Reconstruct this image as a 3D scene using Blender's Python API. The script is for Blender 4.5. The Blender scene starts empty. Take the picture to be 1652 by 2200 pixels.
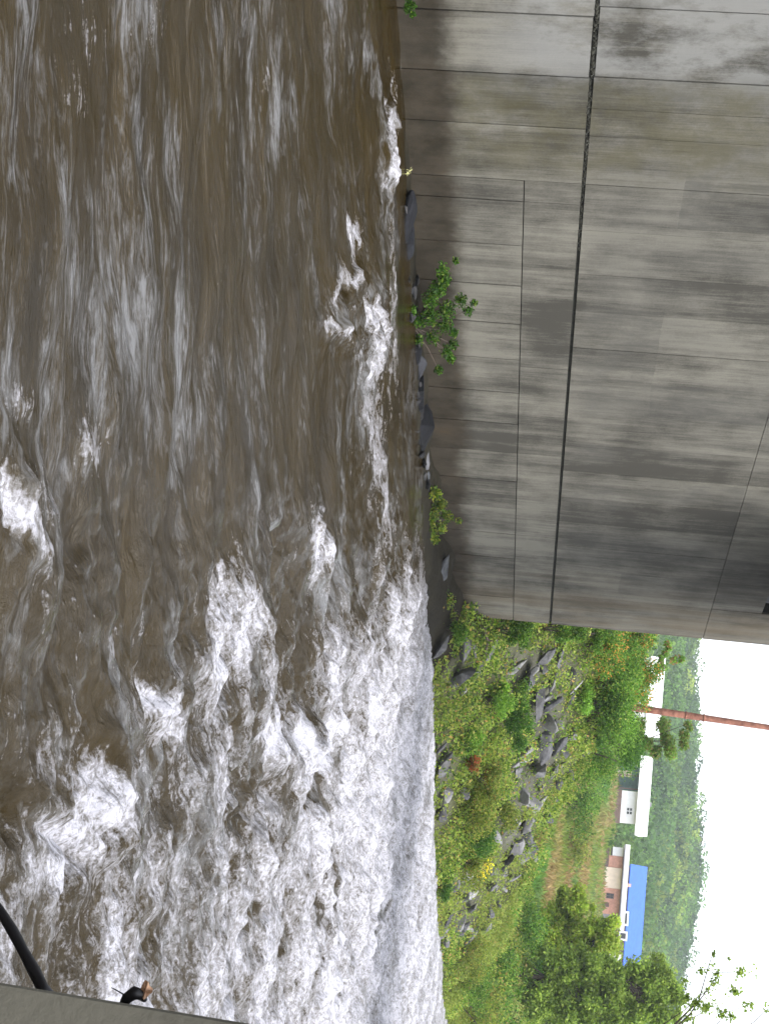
import bpy, math, random
import numpy as np
from mathutils import Matrix, Vector
S = bpy.context.scene
COL = S.collection
rng = np.random.default_rng(7)
random.seed(7)

# ------------------------------------------------------------------ camera
# The photograph was taken with the camera turned on its side: "up" in the place
# points to the right-hand edge of the picture.
CH = 3.3
M = np.array([[-0.86816384, 0.13709442, 0.47696611],
              [0.4883285, 0.06465578, 0.8702614],
              [0.08846936, 0.98844562, -0.12307892]])   # rows: left, downstream, up
FPX = 3190.0
cam_d = bpy.data.cameras.new('camera')
cam = bpy.data.objects.new('camera', cam_d); COL.objects.link(cam)
def wv(c): return Vector((-M[0, c], M[1, c], M[2, c]))
Rr, Uu, Ff = wv(0), wv(1), wv(2)
m3 = Matrix((Uu, -Rr, -Ff)).transposed()
cam.matrix_world = Matrix.Translation((0, 0, CH)) @ m3.to_4x4()
cam_d.sensor_fit = 'VERTICAL'; cam_d.sensor_height = 36.0
cam_d.lens = 36.0 * FPX / 2200.0
cam_d.clip_start = 0.05; cam_d.clip_end = 9000
S.camera = cam

# ------------------------------------------------------------------ light
SUN_EL, SUN_AZ = math.radians(58), math.radians(108)
w = bpy.data.worlds.new('World'); S.world = w; w.use_nodes = True
nt = w.node_tree; nt.nodes.clear()
sky = nt.nodes.new('ShaderNodeTexSky'); sky.sky_type = 'NISHITA'; sky.sun_disc = False
sky.sun_elevation = SUN_EL; sky.sun_rotation = SUN_AZ; sky.air_density = 1.0
sky.dust_density = 3.0; sky.ozone_density = 1.0
hs = nt.nodes.new('ShaderNodeHueSaturation'); hs.inputs['Saturation'].default_value = 0.30
bg = nt.nodes.new('ShaderNodeBackground'); bg.inputs['Strength'].default_value = 0.15
wo = nt.nodes.new('ShaderNodeOutputWorld')
nt.links.new(sky.outputs[0], hs.inputs['Color']); nt.links.new(hs.outputs[0], bg.inputs[0])
nt.links.new(bg.outputs[0], wo.inputs[0])
sd = bpy.data.lights.new('sun', 'SUN'); sd.energy = 0.5; sd.angle = math.radians(35); sd.color = (1, .97, .92)
so = bpy.data.objects.new('sun', sd); COL.objects.link(so)
# sun direction matches sky: rotation measured from +Y clockwise
sdir = Vector((math.sin(SUN_AZ) * math.cos(SUN_EL), math.cos(SUN_AZ) * math.cos(SUN_EL), math.sin(SUN_EL)))
so.rotation_euler = sdir.to_track_quat('Z', 'Y').to_euler()
so.location = (0, 0, 50)
S.view_settings.view_transform = 'Standard'; S.view_settings.look = 'None'
S.view_settings.gamma = 1; S.view_settings.use_curve_mapping = False
S.view_settings.exposure = 2.05

# ------------------------------------------------------------------ pixel <-> place helpers (photograph turned upright: U right, V up)
def ray(U, V):
    q = M @ np.array([U - 1100.0, V - 826.0, FPX]); return np.array([-q[0], q[1], q[2]])
def at_z(U, V, z=0.0):
    r = ray(U, V); t = (z - CH) / r[2]; return np.array([0, 0, CH]) + r * t
def at_x(U, V, x):
    r = ray(U, V); return np.array([0, 0, CH]) + r * (x / r[0])
def at_y(U, V, y):
    r = ray(U, V); return np.array([0, 0, CH]) + r * (y / r[1])
def at_d(U, V, d):
    r = ray(U, V); return np.array([0, 0, CH]) + r * (d / math.hypot(r[0], r[1]))
def project(P):
    v = np.stack([-P[..., 0], P[..., 1], P[..., 2] - CH], -1) @ M
    dz = np.where(v[..., 2] > 0.05, v[..., 2], 0.05)
    return 1100 + v[..., 0] / dz * FPX, 826 + v[..., 1] / dz * FPX

# ------------------------------------------------------------------ noise in numpy
_perm = rng.permutation(512)
_perm = np.concatenate([_perm, _perm])
_ga = rng.uniform(0, 2 * np.pi, 512)
_gx, _gy = np.cos(_ga), np.sin(_ga)
def N2(x, y, seed=0):
    x = np.asarray(x, float) + seed * 17.31; y = np.asarray(y, float) + seed * 9.77
    xi = np.floor(x).astype(np.int64); yi = np.floor(y).astype(np.int64)
    xf = x - xi; yf = y - yi
    u = xf * xf * xf * (xf * (xf * 6 - 15) + 10); v = yf * yf * yf * (yf * (yf * 6 - 15) + 10)
    def g(ix, iy, dx, dy):
        h = _perm[(_perm[ix & 511] + iy) & 511]
        return _gx[h] * dx + _gy[h] * dy
    a = g(xi, yi, xf, yf); b = g(xi + 1, yi, xf - 1, yf)
    c = g(xi, yi + 1, xf, yf - 1); d = g(xi + 1, yi + 1, xf - 1, yf - 1)
    return ((a + (b - a) * u) * (1 - v) + (c + (d - c) * u) * v) * 1.5
def fbm(x, y, o=4, seed=0, gain=.5):
    r = 0; a = 1.0
    for i in range(o):
        r = r + a * N2(x * 2 ** i, y * 2 ** i, seed + i * 3); a *= gain
    return r
def sst(a, b, x):
    t = np.clip((np.asarray(x, float) - a) / (b - a), 0, 1); return t * t * (3 - 2 * t)

# ------------------------------------------------------------------ materials
def new_mat(name):
    m = bpy.data.materials.new(name); m.use_nodes = True
    n = m.node_tree; b = n.nodes['Principled BSDF']
    return m, n, b
def nd(n, t, **k):
    o = n.nodes.new(t)
    for a, v in k.items():
        if a in o.inputs: o.inputs[a].default_value = v
        else: setattr(o, a, v)
    return o
def ramp(n, src, stops):
    r = n.nodes.new('ShaderNodeValToRGB'); e = r.color_ramp.elements
    while len(e) < len(stops): e.new(.5)
    for i, (p, c) in enumerate(stops):
        e[i].position = p; e[i].color = (*c, 1) if len(c) == 3 else c
    n.links.new(src, r.inputs[0]); return r.outputs[0]
def math_n(n, op, a, b=None, c=None, clamp=False):
    o = n.nodes.new('ShaderNodeMath'); o.operation = op; o.use_clamp = clamp
    for i, v in enumerate((a, b, c)):
        if v is None: continue
        if isinstance(v, (int, float)): o.inputs[i].default_value = v
        else: n.links.new(v, o.inputs[i])
    return o.outputs[0]
def mixc(n, f, a, b, mode='MIX'):
    o = n.nodes.new('ShaderNodeMix'); o.data_type = 'RGBA'; o.blend_type = mode; o.clamp_factor = True
    for i, v in ((0, f), (6, a), (7, b)):
        if isinstance(v, (int, float)): o.inputs[i].default_value = v
        elif isinstance(v, tuple): o.inputs[i].default_value = (*v, 1)
        else: n.links.new(v, o.inputs[i])
    return o.outputs[2]
def noise(n, vec, scale, detail=4, rough=.55, sc=None, loc=None, dist=0):
    if sc or loc:
        mp = n.nodes.new('ShaderNodeMapping'); mp.inputs['Scale'].default_value = sc or (1, 1, 1)
        mp.inputs['Location'].default_value = loc or (0, 0, 0); n.links.new(vec, mp.inputs[0]); vec = mp.outputs[0]
    t = n.nodes.new('ShaderNodeTexNoise'); t.inputs['Scale'].default_value = scale
    t.inputs['Detail'].default_value = detail; t.inputs['Roughness'].default_value = rough
    t.inputs['Distortion'].default_value = dist
    n.links.new(vec, t.inputs['Vector']); return t.outputs[0]
def bump(n, b, h, strength, dist, prev=None):
    o = n.nodes.new('ShaderNodeBump'); o.inputs['Strength'].default_value = strength
    o.inputs['Distance'].default_value = dist; n.links.new(h, o.inputs['Height'])
    if prev: n.links.new(prev, o.inputs['Normal'])
    n.links.new(o.outputs[0], b.inputs['Normal']); return o.outputs[0]

def simple_mat(name, c, rough=.7, var=.25, scale=6, bmp=.0, spec=.3, c2=None):
    m, n, b = new_mat(name)
    g = nd(n, 'ShaderNodeNewGeometry').outputs['Position']
    nz = noise(n, g, scale, 5, .6)
    lo = tuple(x * (1 - var) for x in c); hi = tuple(min(1, x * (1 + var)) for x in (c2 or c))
    n.links.new(ramp(n, nz, [(.3, lo), (.7, hi)]), b.inputs['Base Color'])
    b.inputs['Roughness'].default_value = rough; b.inputs['Specular IOR Level'].default_value = spec
    if bmp: bump(n, b, nz, .6, bmp)
    return m

def leaf_mat(name, rough=.55, trans=.25):
    m, n, b = new_mat(name)
    a = nd(n, 'ShaderNodeAttribute'); a.attribute_name = 'tint'
    n.links.new(a.outputs['Color'], b.inputs['Base Color'])
    b.inputs['Roughness'].default_value = rough; b.inputs['Specular IOR Level'].default_value = .25
    tr = nd(n, 'ShaderNodeBsdfTranslucent'); n.links.new(a.outputs['Color'], tr.inputs['Color'])
    mx = nd(n, 'ShaderNodeMixShader'); mx.inputs[0].default_value = trans
    n.links.new(b.outputs[0], mx.inputs[1]); n.links.new(tr.outputs[0], mx.inputs[2])
    n.links.new(mx.outputs[0], n.nodes['Material Output'].inputs['Surface'])
    return m

def concrete_mat(name, wet=True, base=(.108, .103, .086), near=False):
    m, n, b = new_mat(name)
    g = nd(n, 'ShaderNodeNewGeometry').outputs['Position']
    sep = nd(n, 'ShaderNodeSeparateXYZ'); n.links.new(g, sep.inputs[0])
    Y, Z = sep.outputs[1], sep.outputs[2]
    info = nd(n, 'ShaderNodeObjectInfo').outputs['Random']
    blot = noise(n, g, .55, 6, .62)
    drip = noise(n, g, 1.0, 6, .65, sc=(1, 2.6, .22))
    fine = noise(n, g, 28, 4, .7)
    grain = noise(n, g, 1.0, 4, .7, sc=(4, 45, 1.2))
    v = math_n(n, 'ADD', math_n(n, 'MULTIPLY', drip, .75), math_n(n, 'MULTIPLY', blot, .85))
    v = math_n(n, 'ADD', v, math_n(n, 'MULTIPLY', fine, .20))
    v = math_n(n, 'ADD', v, math_n(n, 'MULTIPLY', grain, .36))
    v = math_n(n, 'ADD', v, math_n(n, 'MULTIPLY', math_n(n, 'SUBTRACT', info, .5), .16 if not near else .0))
    v = math_n(n, 'MULTIPLY_ADD', v, .8, 0.0)
    k = lambda f: tuple(x * f for x in base)
    c = ramp(n, v, [(.74, k(.42)), (.83, k(.74)), (.90, k(1.0)), (.99, k(1.35))])
    # dark lichen bands running down the upper lift
    if not near:
        # rectangular film marks left by the formwork boards
        ys_ = math_n(n, 'FLOOR', math_n(n, 'DIVIDE', math_n(n, 'ADD', Y, math_n(n, 'MULTIPLY', drip, .10)), 1.22))
        zs_ = math_n(n, 'FLOOR', math_n(n, 'DIVIDE', math_n(n, 'ADD', Z, math_n(n, 'MULTIPLY', blot, .25)), 2.44))
        cx = nd(n, 'ShaderNodeCombineXYZ'); n.links.new(ys_, cx.inputs[0]); n.links.new(zs_, cx.inputs[1])
        wn_ = nd(n, 'ShaderNodeTexWhiteNoise'); n.links.new(cx.outputs[0], wn_.inputs['Vector'])
        mott = ramp(n, noise(n, g, 2.3, 8, .72, sc=(1, 1.3, .6), loc=(2, 2, 2)), [(.40, (0, 0, 0)), (.58, (1, 1, 1))])
        fb = ramp(n, math_n(n, 'ADD', wn_.outputs[0], math_n(n, 'MULTIPLY', math_n(n, 'SUBTRACT', blot, .5), 1.2)), [(.55, (0, 0, 0)), (.75, (1, 1, 1))])
        up0 = nd(n, 'ShaderNodeMapRange'); up0.inputs['From Min'].default_value = 2.6; up0.inputs['From Max'].default_value = 3.4
        up0.inputs['To Min'].default_value = .25; n.links.new(Z, up0.inputs['Value'])
        c = mixc(n, math_n(n, 'MULTIPLY', math_n(n, 'MULTIPLY', fb, up0.outputs[0]), math_n(n, 'MULTIPLY_ADD', mott, .44, .08)), c, (.050, .049, .044))
        band = noise(n, g, 1.0, 3, .5, sc=(0, .62, .10), loc=(0, 3.1, .4))
        up = nd(n, 'ShaderNodeMapRange'); up.interpolation_type = 'SMOOTHSTEP'
        up.inputs['From Min'].default_value = 2.9; up.inputs['From Max'].default_value = 3.6; n.links.new(Z, up.inputs['Value'])
        wb = math_n(n, 'MULTIPLY', ramp(n, math_n(n, 'ADD', band, math_n(n, 'MULTIPLY', math_n(n, 'SUBTRACT', blot, .5), .5)), [(.46, (0, 0, 0)), (.60, (1, 1, 1))]), up.outputs[0])
        c = mixc(n, math_n(n, 'MULTIPLY', wb, .28), c, (.060, .059, .054))
        # pale mottling towards the upstream end
        pale_end = math_n(n, 'MULTIPLY', ramp(n, Y, [(0, (1, 1, 1)), (1, (0, 0, 0))]), 1)
        mr = nd(n, 'ShaderNodeMapRange'); mr.inputs['From Min'].default_value = 17.9; mr.inputs['From Max'].default_value = 16.9
        n.links.new(Y, mr.inputs['Value'])
        ln = ramp(n, noise(n, g, 1.1, 7, .7, sc=(1, 1, .6)), [(.38, (0, 0, 0)), (.55, (1, 1, 1))])
        zz = nd(n, 'ShaderNodeMapRange'); zz.inputs['From Min'].default_value = 1.0; zz.inputs['From Max'].default_value = 2.2
        n.links.new(Z, zz.inputs['Value'])
        c = mixc(n, math_n(n, 'MULTIPLY', math_n(n, 'MULTIPLY', ln, math_n(n, 'MULTIPLY', mr.outputs[0], zz.outputs[0])), .75), c, (.19, .19, .18))
        # olive algae stain below the construction joint, upstream part
        e1 = nd(n, 'ShaderNodeMapRange'); e1.interpolation_type = 'SMOOTHSTEP'; e1.inputs['From Min'].default_value = 17.1; e1.inputs['From Max'].default_value = 17.5; n.links.new(Y, e1.inputs['Value'])
        e2 = nd(n, 'ShaderNodeMapRange'); e2.interpolation_type = 'SMOOTHSTEP'; e2.inputs['From Min'].default_value = 20.1; e2.inputs['From Max'].default_value = 18.9; n.links.new(Y, e2.inputs['Value'])
        e = math_n(n, 'MULTIPLY', e1.outputs[0], e2.outputs[0])
        on = ramp(n, noise(n, g, 1.6, 7, .7, sc=(1, 1, .8), loc=(4, 1, 2)), [(.36, (0, 0, 0)), (.62, (1, 1, 1))])
        c = mixc(n, math_n(n, 'MULTIPLY', math_n(n, 'MULTIPLY', on, e), .55), c, (.060, .054, .026))
        # rusty brown run-off near the downstream corner
        e3 = nd(n, 'ShaderNodeMapRange'); e3.inputs['From Min'].default_value = 33.8; e3.inputs['From Max'].default_value = 37.0; n.links.new(Y, e3.inputs['Value'])
        br = ramp(n, noise(n, g, 1.0, 6, .65, sc=(1, 1.7, .3), loc=(7, 0, 0)), [(.38, (0, 0, 0)), (.6, (1, 1, 1))])
        c = mixc(n, math_n(n, 'MULTIPLY', math_n(n, 'MULTIPLY', br, e3.outputs[0]), .5), c, (.11, .085, .052))
    if wet:
        wn = noise(n, g, .6, 7, .75, sc=(1, 1, .12)); wf = noise(n, g, 5, 4, .6)
        lvl = math_n(n, 'ADD', Z, math_n(n, 'ADD', math_n(n, 'MULTIPLY', math_n(n, 'SUBTRACT', wn, .5), -.45), math_n(n, 'ADD', math_n(n, 'MULTIPLY', math_n(n, 'SUBTRACT', wf, .5), -.35), math_n(n, 'MULTIPLY', math_n(n, 'SUBTRACT', info, .5), .16))))
        mr = nd(n, 'ShaderNodeMapRange'); mr.interpolation_type = 'SMOOTHSTEP'
        mr.inputs['From Min'].default_value = 1.08; mr.inputs['From Max'].default_value = .60; n.links.new(lvl, mr.inputs['Value'])
        wc = ramp(n, noise(n, g, 1.8, 6, .7, sc=(1, 1, .7), loc=(3, 5, 1)), [(.35, (.016, .013, .008)), (.6, (.036, .029, .020)), (.75, (.050, .034, .017))])
        c = mixc(n, math_n(n, 'MULTIPLY', mr.outputs[0], .93), c, wc)
    n.links.new(c, b.inputs['Base Color'])
    b.inputs['Roughness'].default_value = .85; b.inputs['Specular IOR Level'].default_value = .1
    hh = math_n(n, 'ADD', math_n(n, 'MULTIPLY', grain, .6), fine)
    bump(n, b, hh, .5, .006)
    return m

MAT = {}
MAT['concrete'] = concrete_mat('weathered concrete')
MAT['joint'] = simple_mat('dark mossy joint', (.022, .022, .016), .95, .5, 8, .01)
MAT['near_concrete'] = concrete_mat('near concrete', wet=False, base=(.085, .080, .064), near=True)
MAT['leaf'] = leaf_mat('foliage', trans=.5)
MAT['bark'] = simple_mat('bark', (.07, .055, .045), .9, .4, 12, .02)
MAT['dark_wood'] = simple_mat('wet dark wood', (.004, .0035, .0045), .45, .5, 30, .003, .4)
MAT['rock'] = None
MAT['rust'] = simple_mat('rusty red paint', (.13, .046, .030), .85, .4, 5, .004, c2=(.21, .095, .065))
MAT['white'] = simple_mat('white painted siding', (.72, .72, .75), .6, .06, 2)
MAT['white_roof'] = simple_mat('white sheet roof', (.82, .84, .85), .5, .05, 2)
MAT['blue'] = simple_mat('blue roof sheet', (.030, .10, .46), .5, .12, 1.2)
MAT['pink'] = simple_mat('pink brick', (.50, .26, .20), .8, .2, 3)
MAT['cream'] = simple_mat('cream panel', (.68, .56, .46), .7, .1, 2)
MAT['brown'] = simple_mat('brown boards', (.13, .085, .07), .85, .25, 3)
MAT['greywall'] = simple_mat('grey boards', (.24, .23, .25), .8, .2, 3)
MAT['greenwall'] = simple_mat('green porch wall', (.085, .16, .14), .7, .2, 3)
MAT['glass'] = simple_mat('dark window glass', (.02, .025, .03), .12, .2, 3, spec=.5)
MAT['steel'] = simple_mat('dark girder', (.05, .05, .055), .6, .3, 4, .003)
MAT['deadleaf'] = simple_mat('dead orange leaf', (.20, .085, .035), .7, .6, 40, .001, c2=(.34, .20, .12))

def rock_mat():
    m, n, b = new_mat('riprap stone')
    g = nd(n, 'ShaderNodeNewGeometry'); P = g.outputs['Position']
    info = nd(n, 'ShaderNodeObjectInfo')
    nz = noise(n, P, 2.2, 8, .68); f = noise(n, P, 14, 5, .7)
    strata = noise(n, P, 3, 4, .6, sc=(.6, .6, 5))
    v = math_n(n, 'ADD', math_n(n, 'MULTIPLY', nz, .6), math_n(n, 'ADD', math_n(n, 'MULTIPLY', f, .25), math_n(n, 'MULTIPLY', strata, .25)))
    v = math_n(n, 'ADD', v, math_n(n, 'MULTIPLY', math_n(n, 'SUBTRACT', info.outputs['Random'], .5), .30))
    c = ramp(n, v, [(.36, (.035, .036, .040)), (.50, (.095, .095, .10)), (.66, (.17, .168, .17)), (.82, (.27, .265, .26))])
    li = ramp(n, noise(n, P, 3.5, 6, .7, loc=(5, 5, 5)), [(.55, (0, 0, 0)), (.68, (1, 1, 1))])
    c = mixc(n, math_n(n, 'MULTIPLY', li, .35), c, (.10, .11, .06))
    c = mixc(n, 1.0, c, info.outputs['Color'], 'MULTIPLY')
    n.links.new(c, b.inputs['Base Color']); b.inputs['Roughness'].default_value = .8; b.inputs['Specular IOR Level'].default_value = .15
    bump(n, b, v, .8, .04)
    return m
MAT['rock'] = rock_mat()

def ground_mat():
    m, n, b = new_mat('bank soil and grass')
    P = nd(n, 'ShaderNodeNewGeometry').outputs['Position']
    a = nd(n, 'ShaderNodeAttribute'); a.attribute_name = 'tint'
    nz = noise(n, P, 1.1, 8, .7); f = noise(n, P, 7, 6, .7)
    k = ramp(n, math_n(n, 'ADD', math_n(n, 'MULTIPLY', nz, .6), math_n(n, 'MULTIPLY', f, .5)), [(.38, (.5, .5, .5)), (.7, (1.35, 1.35, 1.3))])
    n.links.new(mixc(n, 1.0, a.outputs['Color'], k, 'MULTIPLY'), b.inputs['Base Color'])
    b.inputs['Roughness'].default_value = .95; b.inputs['Specular IOR Level'].default_value = .1
    bump(n, b, f, .8, .08)
    return m
MAT['ground'] = ground_mat()

def water_mat():
    m, n, b = new_mat('silty river water')
    P = nd(n, 'ShaderNodeNewGeometry').outputs['Position']
    fl = nd(n, 'ShaderNodeAttribute'); fl.attribute_name = 'flow'; F = fl.outputs['Vector']
    fo = nd(n, 'ShaderNodeAttribute'); fo.attribute_name = 'foam_glare'
    sp = nd(n, 'ShaderNodeSeparateColor'); n.links.new(fo.outputs['Color'], sp.inputs[0])
    foam_glare, chop, silt = sp.outputs[0], sp.outputs[1], sp.outputs[2]
    st1 = noise(n, F, 1, 4, .55, sc=(1.0, 4.6, 1), dist=.5)
    st2 = noise(n, F, 1, 4, .65, sc=(5, 34, 1), loc=(3, 2, 0), dist=.2)
    iso = noise(n, P, 7, 6, .72, dist=.8)
    iso2 = noise(n, P, 26, 4, .7, dist=.5)
    # colour: brown silt, greyer where churned
    cb = ramp(n, noise(n, F, 1, 5, .6, sc=(.5, 2.2, 1)), [(.35, (.0095, .0058, .0002)), (.62, (.0190, .0118, .0010))])
    cb = mixc(n, math_n(n, 'MULTIPLY', silt, .5), cb, (.036, .026, .011))
    # lace cover: whitewater and painted sky reflection share one mask
    flk = noise(n, F, 1, 5, .7, sc=(3.2, 15, 1), loc=(2, 7, 0), dist=.9)
    lace = math_n(n, 'ADD', math_n(n, 'MULTIPLY', iso, .30), math_n(n, 'ADD', math_n(n, 'MULTIPLY', flk, .55), math_n(n, 'MULTIPLY', iso2, .20)))
    lace = math_n(n, 'MULTIPLY_ADD', math_n(n, 'SUBTRACT', lace, .525), 2.3, .5)
    fm = math_n(n, 'SUBTRACT', math_n(n, 'ADD', foam_glare, lace), .98)
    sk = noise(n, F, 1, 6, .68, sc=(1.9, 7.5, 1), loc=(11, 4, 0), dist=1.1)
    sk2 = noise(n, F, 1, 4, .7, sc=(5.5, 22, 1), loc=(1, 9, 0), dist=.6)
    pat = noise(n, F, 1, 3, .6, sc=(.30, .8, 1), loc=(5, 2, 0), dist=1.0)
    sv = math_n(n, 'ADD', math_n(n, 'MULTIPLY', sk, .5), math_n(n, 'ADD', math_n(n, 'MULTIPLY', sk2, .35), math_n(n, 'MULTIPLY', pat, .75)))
    cb = mixc(n, ramp(n, sv, [(.815, (0, 0, 0)), (.885, (.30, .30, .30)), (.985, (1, 1, 1))]), cb, (.10, .10, .10))  # grey streaks paint sky reflections into the water's base colour
    fmask = ramp(n, fm, [(0.0, (0, 0, 0)), (.14, (.45, .45, .45)), (.45, (1, 1, 1))])
    flk2 = noise(n, F, 1, 5, .7, sc=(7, 26, 1), loc=(9, 1, 0), dist=.7)
    fc = ramp(n, math_n(n, 'ADD', math_n(n, 'MULTIPLY', iso2, .45), math_n(n, 'MULTIPLY_ADD', flk2, .55, math_n(n, 'MULTIPLY', math_n(n, 'SUBTRACT', foam_glare, .5), .16))), [(.37, (.034, .025, .012)), (.47, (.12, .115, .11)), (.62, (.36, .36, .395))])  # bluish top tone paints the reflected sky into the cover
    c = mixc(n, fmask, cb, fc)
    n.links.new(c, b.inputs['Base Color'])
    rr = nd(n, 'ShaderNodeMapRange'); rr.inputs['To Min'].default_value = .10; rr.inputs['To Max'].default_value = .75
    n.links.new(fmask, rr.inputs['Value']); n.links.new(rr.outputs[0], b.inputs['Roughness'])
    b.inputs['IOR'].default_value = 1.33; b.inputs['Specular IOR Level'].default_value = .42
    b1 = nd(n, 'ShaderNodeBump'); b1.inputs['Distance'].default_value = .13; n.links.new(math_n(n, 'MULTIPLY', fo.outputs['Alpha'], .55), b1.inputs['Strength'])
    n.links.new(st1, b1.inputs['Height'])
    b2 = nd(n, 'ShaderNodeBump'); b2.inputs['Distance'].default_value = .03; n.links.new(math_n(n, 'MULTIPLY', fo.outputs['Alpha'], .42), b2.inputs['Strength'])
    n.links.new(st2, b2.inputs['Height']); n.links.new(b1.outputs[0], b2.inputs['Normal'])
    b3 = nd(n, 'ShaderNodeBump'); b3.inputs['Distance'].default_value = .14
    n.links.new(math_n(n, 'MULTIPLY', chop, .9), b3.inputs['Strength'])
    n.links.new(math_n(n, 'ADD', iso, math_n(n, 'MULTIPLY', iso2, .25)), b3.inputs['Height']); n.links.new(b2.outputs[0], b3.inputs['Normal'])
    n.links.new(b3.outputs[0], b.inputs['Normal'])
    return m
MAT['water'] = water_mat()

# ------------------------------------------------------------------ object helpers
def tag(o, label=None, cat=None, group=None, kind=None):
    if label: o['label'] = label
    if cat: o['category'] = cat
    if group: o['group'] = group
    if kind: o['kind'] = kind
    return o
def empty(name, loc, rz=0.0):
    o = bpy.data.objects.new(name, None); COL.objects.link(o); o.location = loc; o.rotation_euler = (0, 0, rz); return o
def mesh_np(name, verts, faces, mat, parent=None, tint=None, smooth=False, loc=None):
    """faces: (n,3) or (n,4) int array"""
    me = bpy.data.meshes.new(name)
    verts = np.asarray(verts, np.float32); faces = np.asarray(faces, np.int32)
    k = faces.shape[1]; nf = len(faces)
    me.vertices.add(len(verts)); me.vertices.foreach_set('co', verts.ravel())
    me.loops.add(nf * k); me.loops.foreach_set('vertex_index', faces.ravel())
    me.polygons.add(nf); me.polygons.foreach_set('loop_start', np.arange(0, nf * k, k, dtype=np.int32))
    if tint is not None:
        a = me.color_attributes.new('tint', 'FLOAT_COLOR', 'POINT')
        t = np.ones((len(verts), 4), np.float32); t[:, :3] = tint; a.data.foreach_set('color', t.ravel())
    me.update(calc_edges=True)
    if smooth: me.polygons.foreach_set('use_smooth', np.ones(nf, bool))
    me.materials.append(mat)
    o = bpy.data.objects.new(name, me); COL.objects.link(o)
    if parent: o.parent = parent
    if loc is not None: o.location = loc
    return o
def poly(name, verts, faces, mat, parent=None, smooth=False, loc=None, bevel=0):
    me = bpy.data.meshes.new(name); me.from_pydata([tuple(v) for v in verts], [], faces); me.update()
    me.materials.append(mat)
    if smooth:
        for p in me.polygons: p.use_smooth = True
    o = bpy.data.objects.new(name, me); COL.objects.link(o)
    if parent: o.parent = parent
    if loc is not None: o.location = loc
    if bevel:
        b = o.modifiers.new('b', 'BEVEL'); b.width = bevel; b.segments = 1; b.limit_method = 'ANGLE'
    return o
BF = [(0, 3, 2, 1), (4, 5, 6, 7), (0, 1, 5, 4), (1, 2, 6, 5), (2, 3, 7, 6), (3, 0, 4, 7)]
def box(name, x0, x1, y0, y1, z0, z1, mat, parent=None, bevel=0):
    v = [(x0, y0, z0), (x1, y0, z0), (x1, y1, z0), (x0, y1, z0), (x0, y0, z1), (x1, y0, z1), (x1, y1, z1), (x0, y1, z1)]
    return poly(name, v, BF, mat, parent, bevel=bevel)
def tube_data(pts, radii, seg=8):
    pts = [Vector(p) for p in pts]; vs = []; fs = []
    for i, p in enumerate(pts):
        d = (pts[min(i + 1, len(pts) - 1)] - pts[max(i - 1, 0)]).normalized()
        a = d.orthogonal().normalized() if i == 0 else (a - d * a.dot(d)).normalized()
        b_ = d.cross(a)
        for k in range(seg):
            t = 2 * math.pi * k / seg; vs.append(p + (a * math.cos(t) + b_ * math.sin(t)) * radii[i])
    for i in range(len(pts) - 1):
        for k in range(seg):
            k2 = (k + 1) % seg; fs.append((i * seg + k, i * seg + k2, (i + 1) * seg + k2, (i + 1) * seg + k))
    fs.append(tuple(range(seg))[::-1]); fs.append(tuple((len(pts) - 1) * seg + k for k in range(seg)))
    return vs, fs
def tube(name, pts, radii, mat, parent=None, seg=8):
    v, f = tube_data(pts, radii, seg); return poly(name, v, f, mat, parent, smooth=True)
def tubes(name, lst, mat, parent=None, seg=6):
    V = []; F = []
    for pts, rad in lst:
        v, f = tube_data(pts, rad, seg); o = len(V); V += v; F += [tuple(i + o for i in q) for q in f]
    return poly(name, V, F, mat, parent, smooth=True)

def leaves(C, size, aspect=.55, up=0.0, seed=0, droop=None):
    """leaf quads (rhombus, folded) at points C; size array -> verts, faces"""
    r = np.random.default_rng(seed); n = len(C)
    a = r.normal(size=(n, 3)); a[:, 2] = a[:, 2] * (1 - up) + up * 2.2
    a /= np.linalg.norm(a, axis=1)[:, None]
    b_ = r.normal(size=(n, 3)); b_ -= (b_ * a).sum(1)[:, None] * a; b_ /= np.linalg.norm(b_, axis=1)[:, None]
    nrm = np.cross(a, b_)
    s = np.broadcast_to(np.asarray(size, float), (n,))[:, None]
    v = np.empty((n, 4, 3))
    v[:, 0] = C - a * s * .5; v[:, 2] = C + a * s * .5
    v[:, 1] = C + b_ * s * .5 * aspect + nrm * s * .12; v[:, 3] = C - b_ * s * .5 * aspect + nrm * s * .12
    return v.reshape(-1, 3), np.arange(n * 4).reshape(-1, 4)
GREENS = np.array([(.045, .085, .018), (.07, .12, .025), (.10, .15, .035), (.035, .06, .018), (.13, .16, .045)])
def pick_tint(n, pal, wts, seed, jit=.22, clump=None):
    r = np.random.default_rng(seed); pal = np.asarray(pal)
    wts = np.asarray(wts, float); i = r.choice(len(pal), n, p=wts / wts.sum())
    t = pal[i] * np.array([1.72, 1.78, 1.15]) * (1 + r.uniform(-jit, jit, (n, 1)))
    if clump is not None: t = t * clump[:, None]
    return np.repeat(np.clip(t, 0, 1), 4, axis=0)
PAL_BUSH = [(.045, .085, .016), (.085, .13, .025), (.13, .17, .04), (.022, .045, .012), (.19, .19, .065), (.19, .12, .055)]

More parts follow.
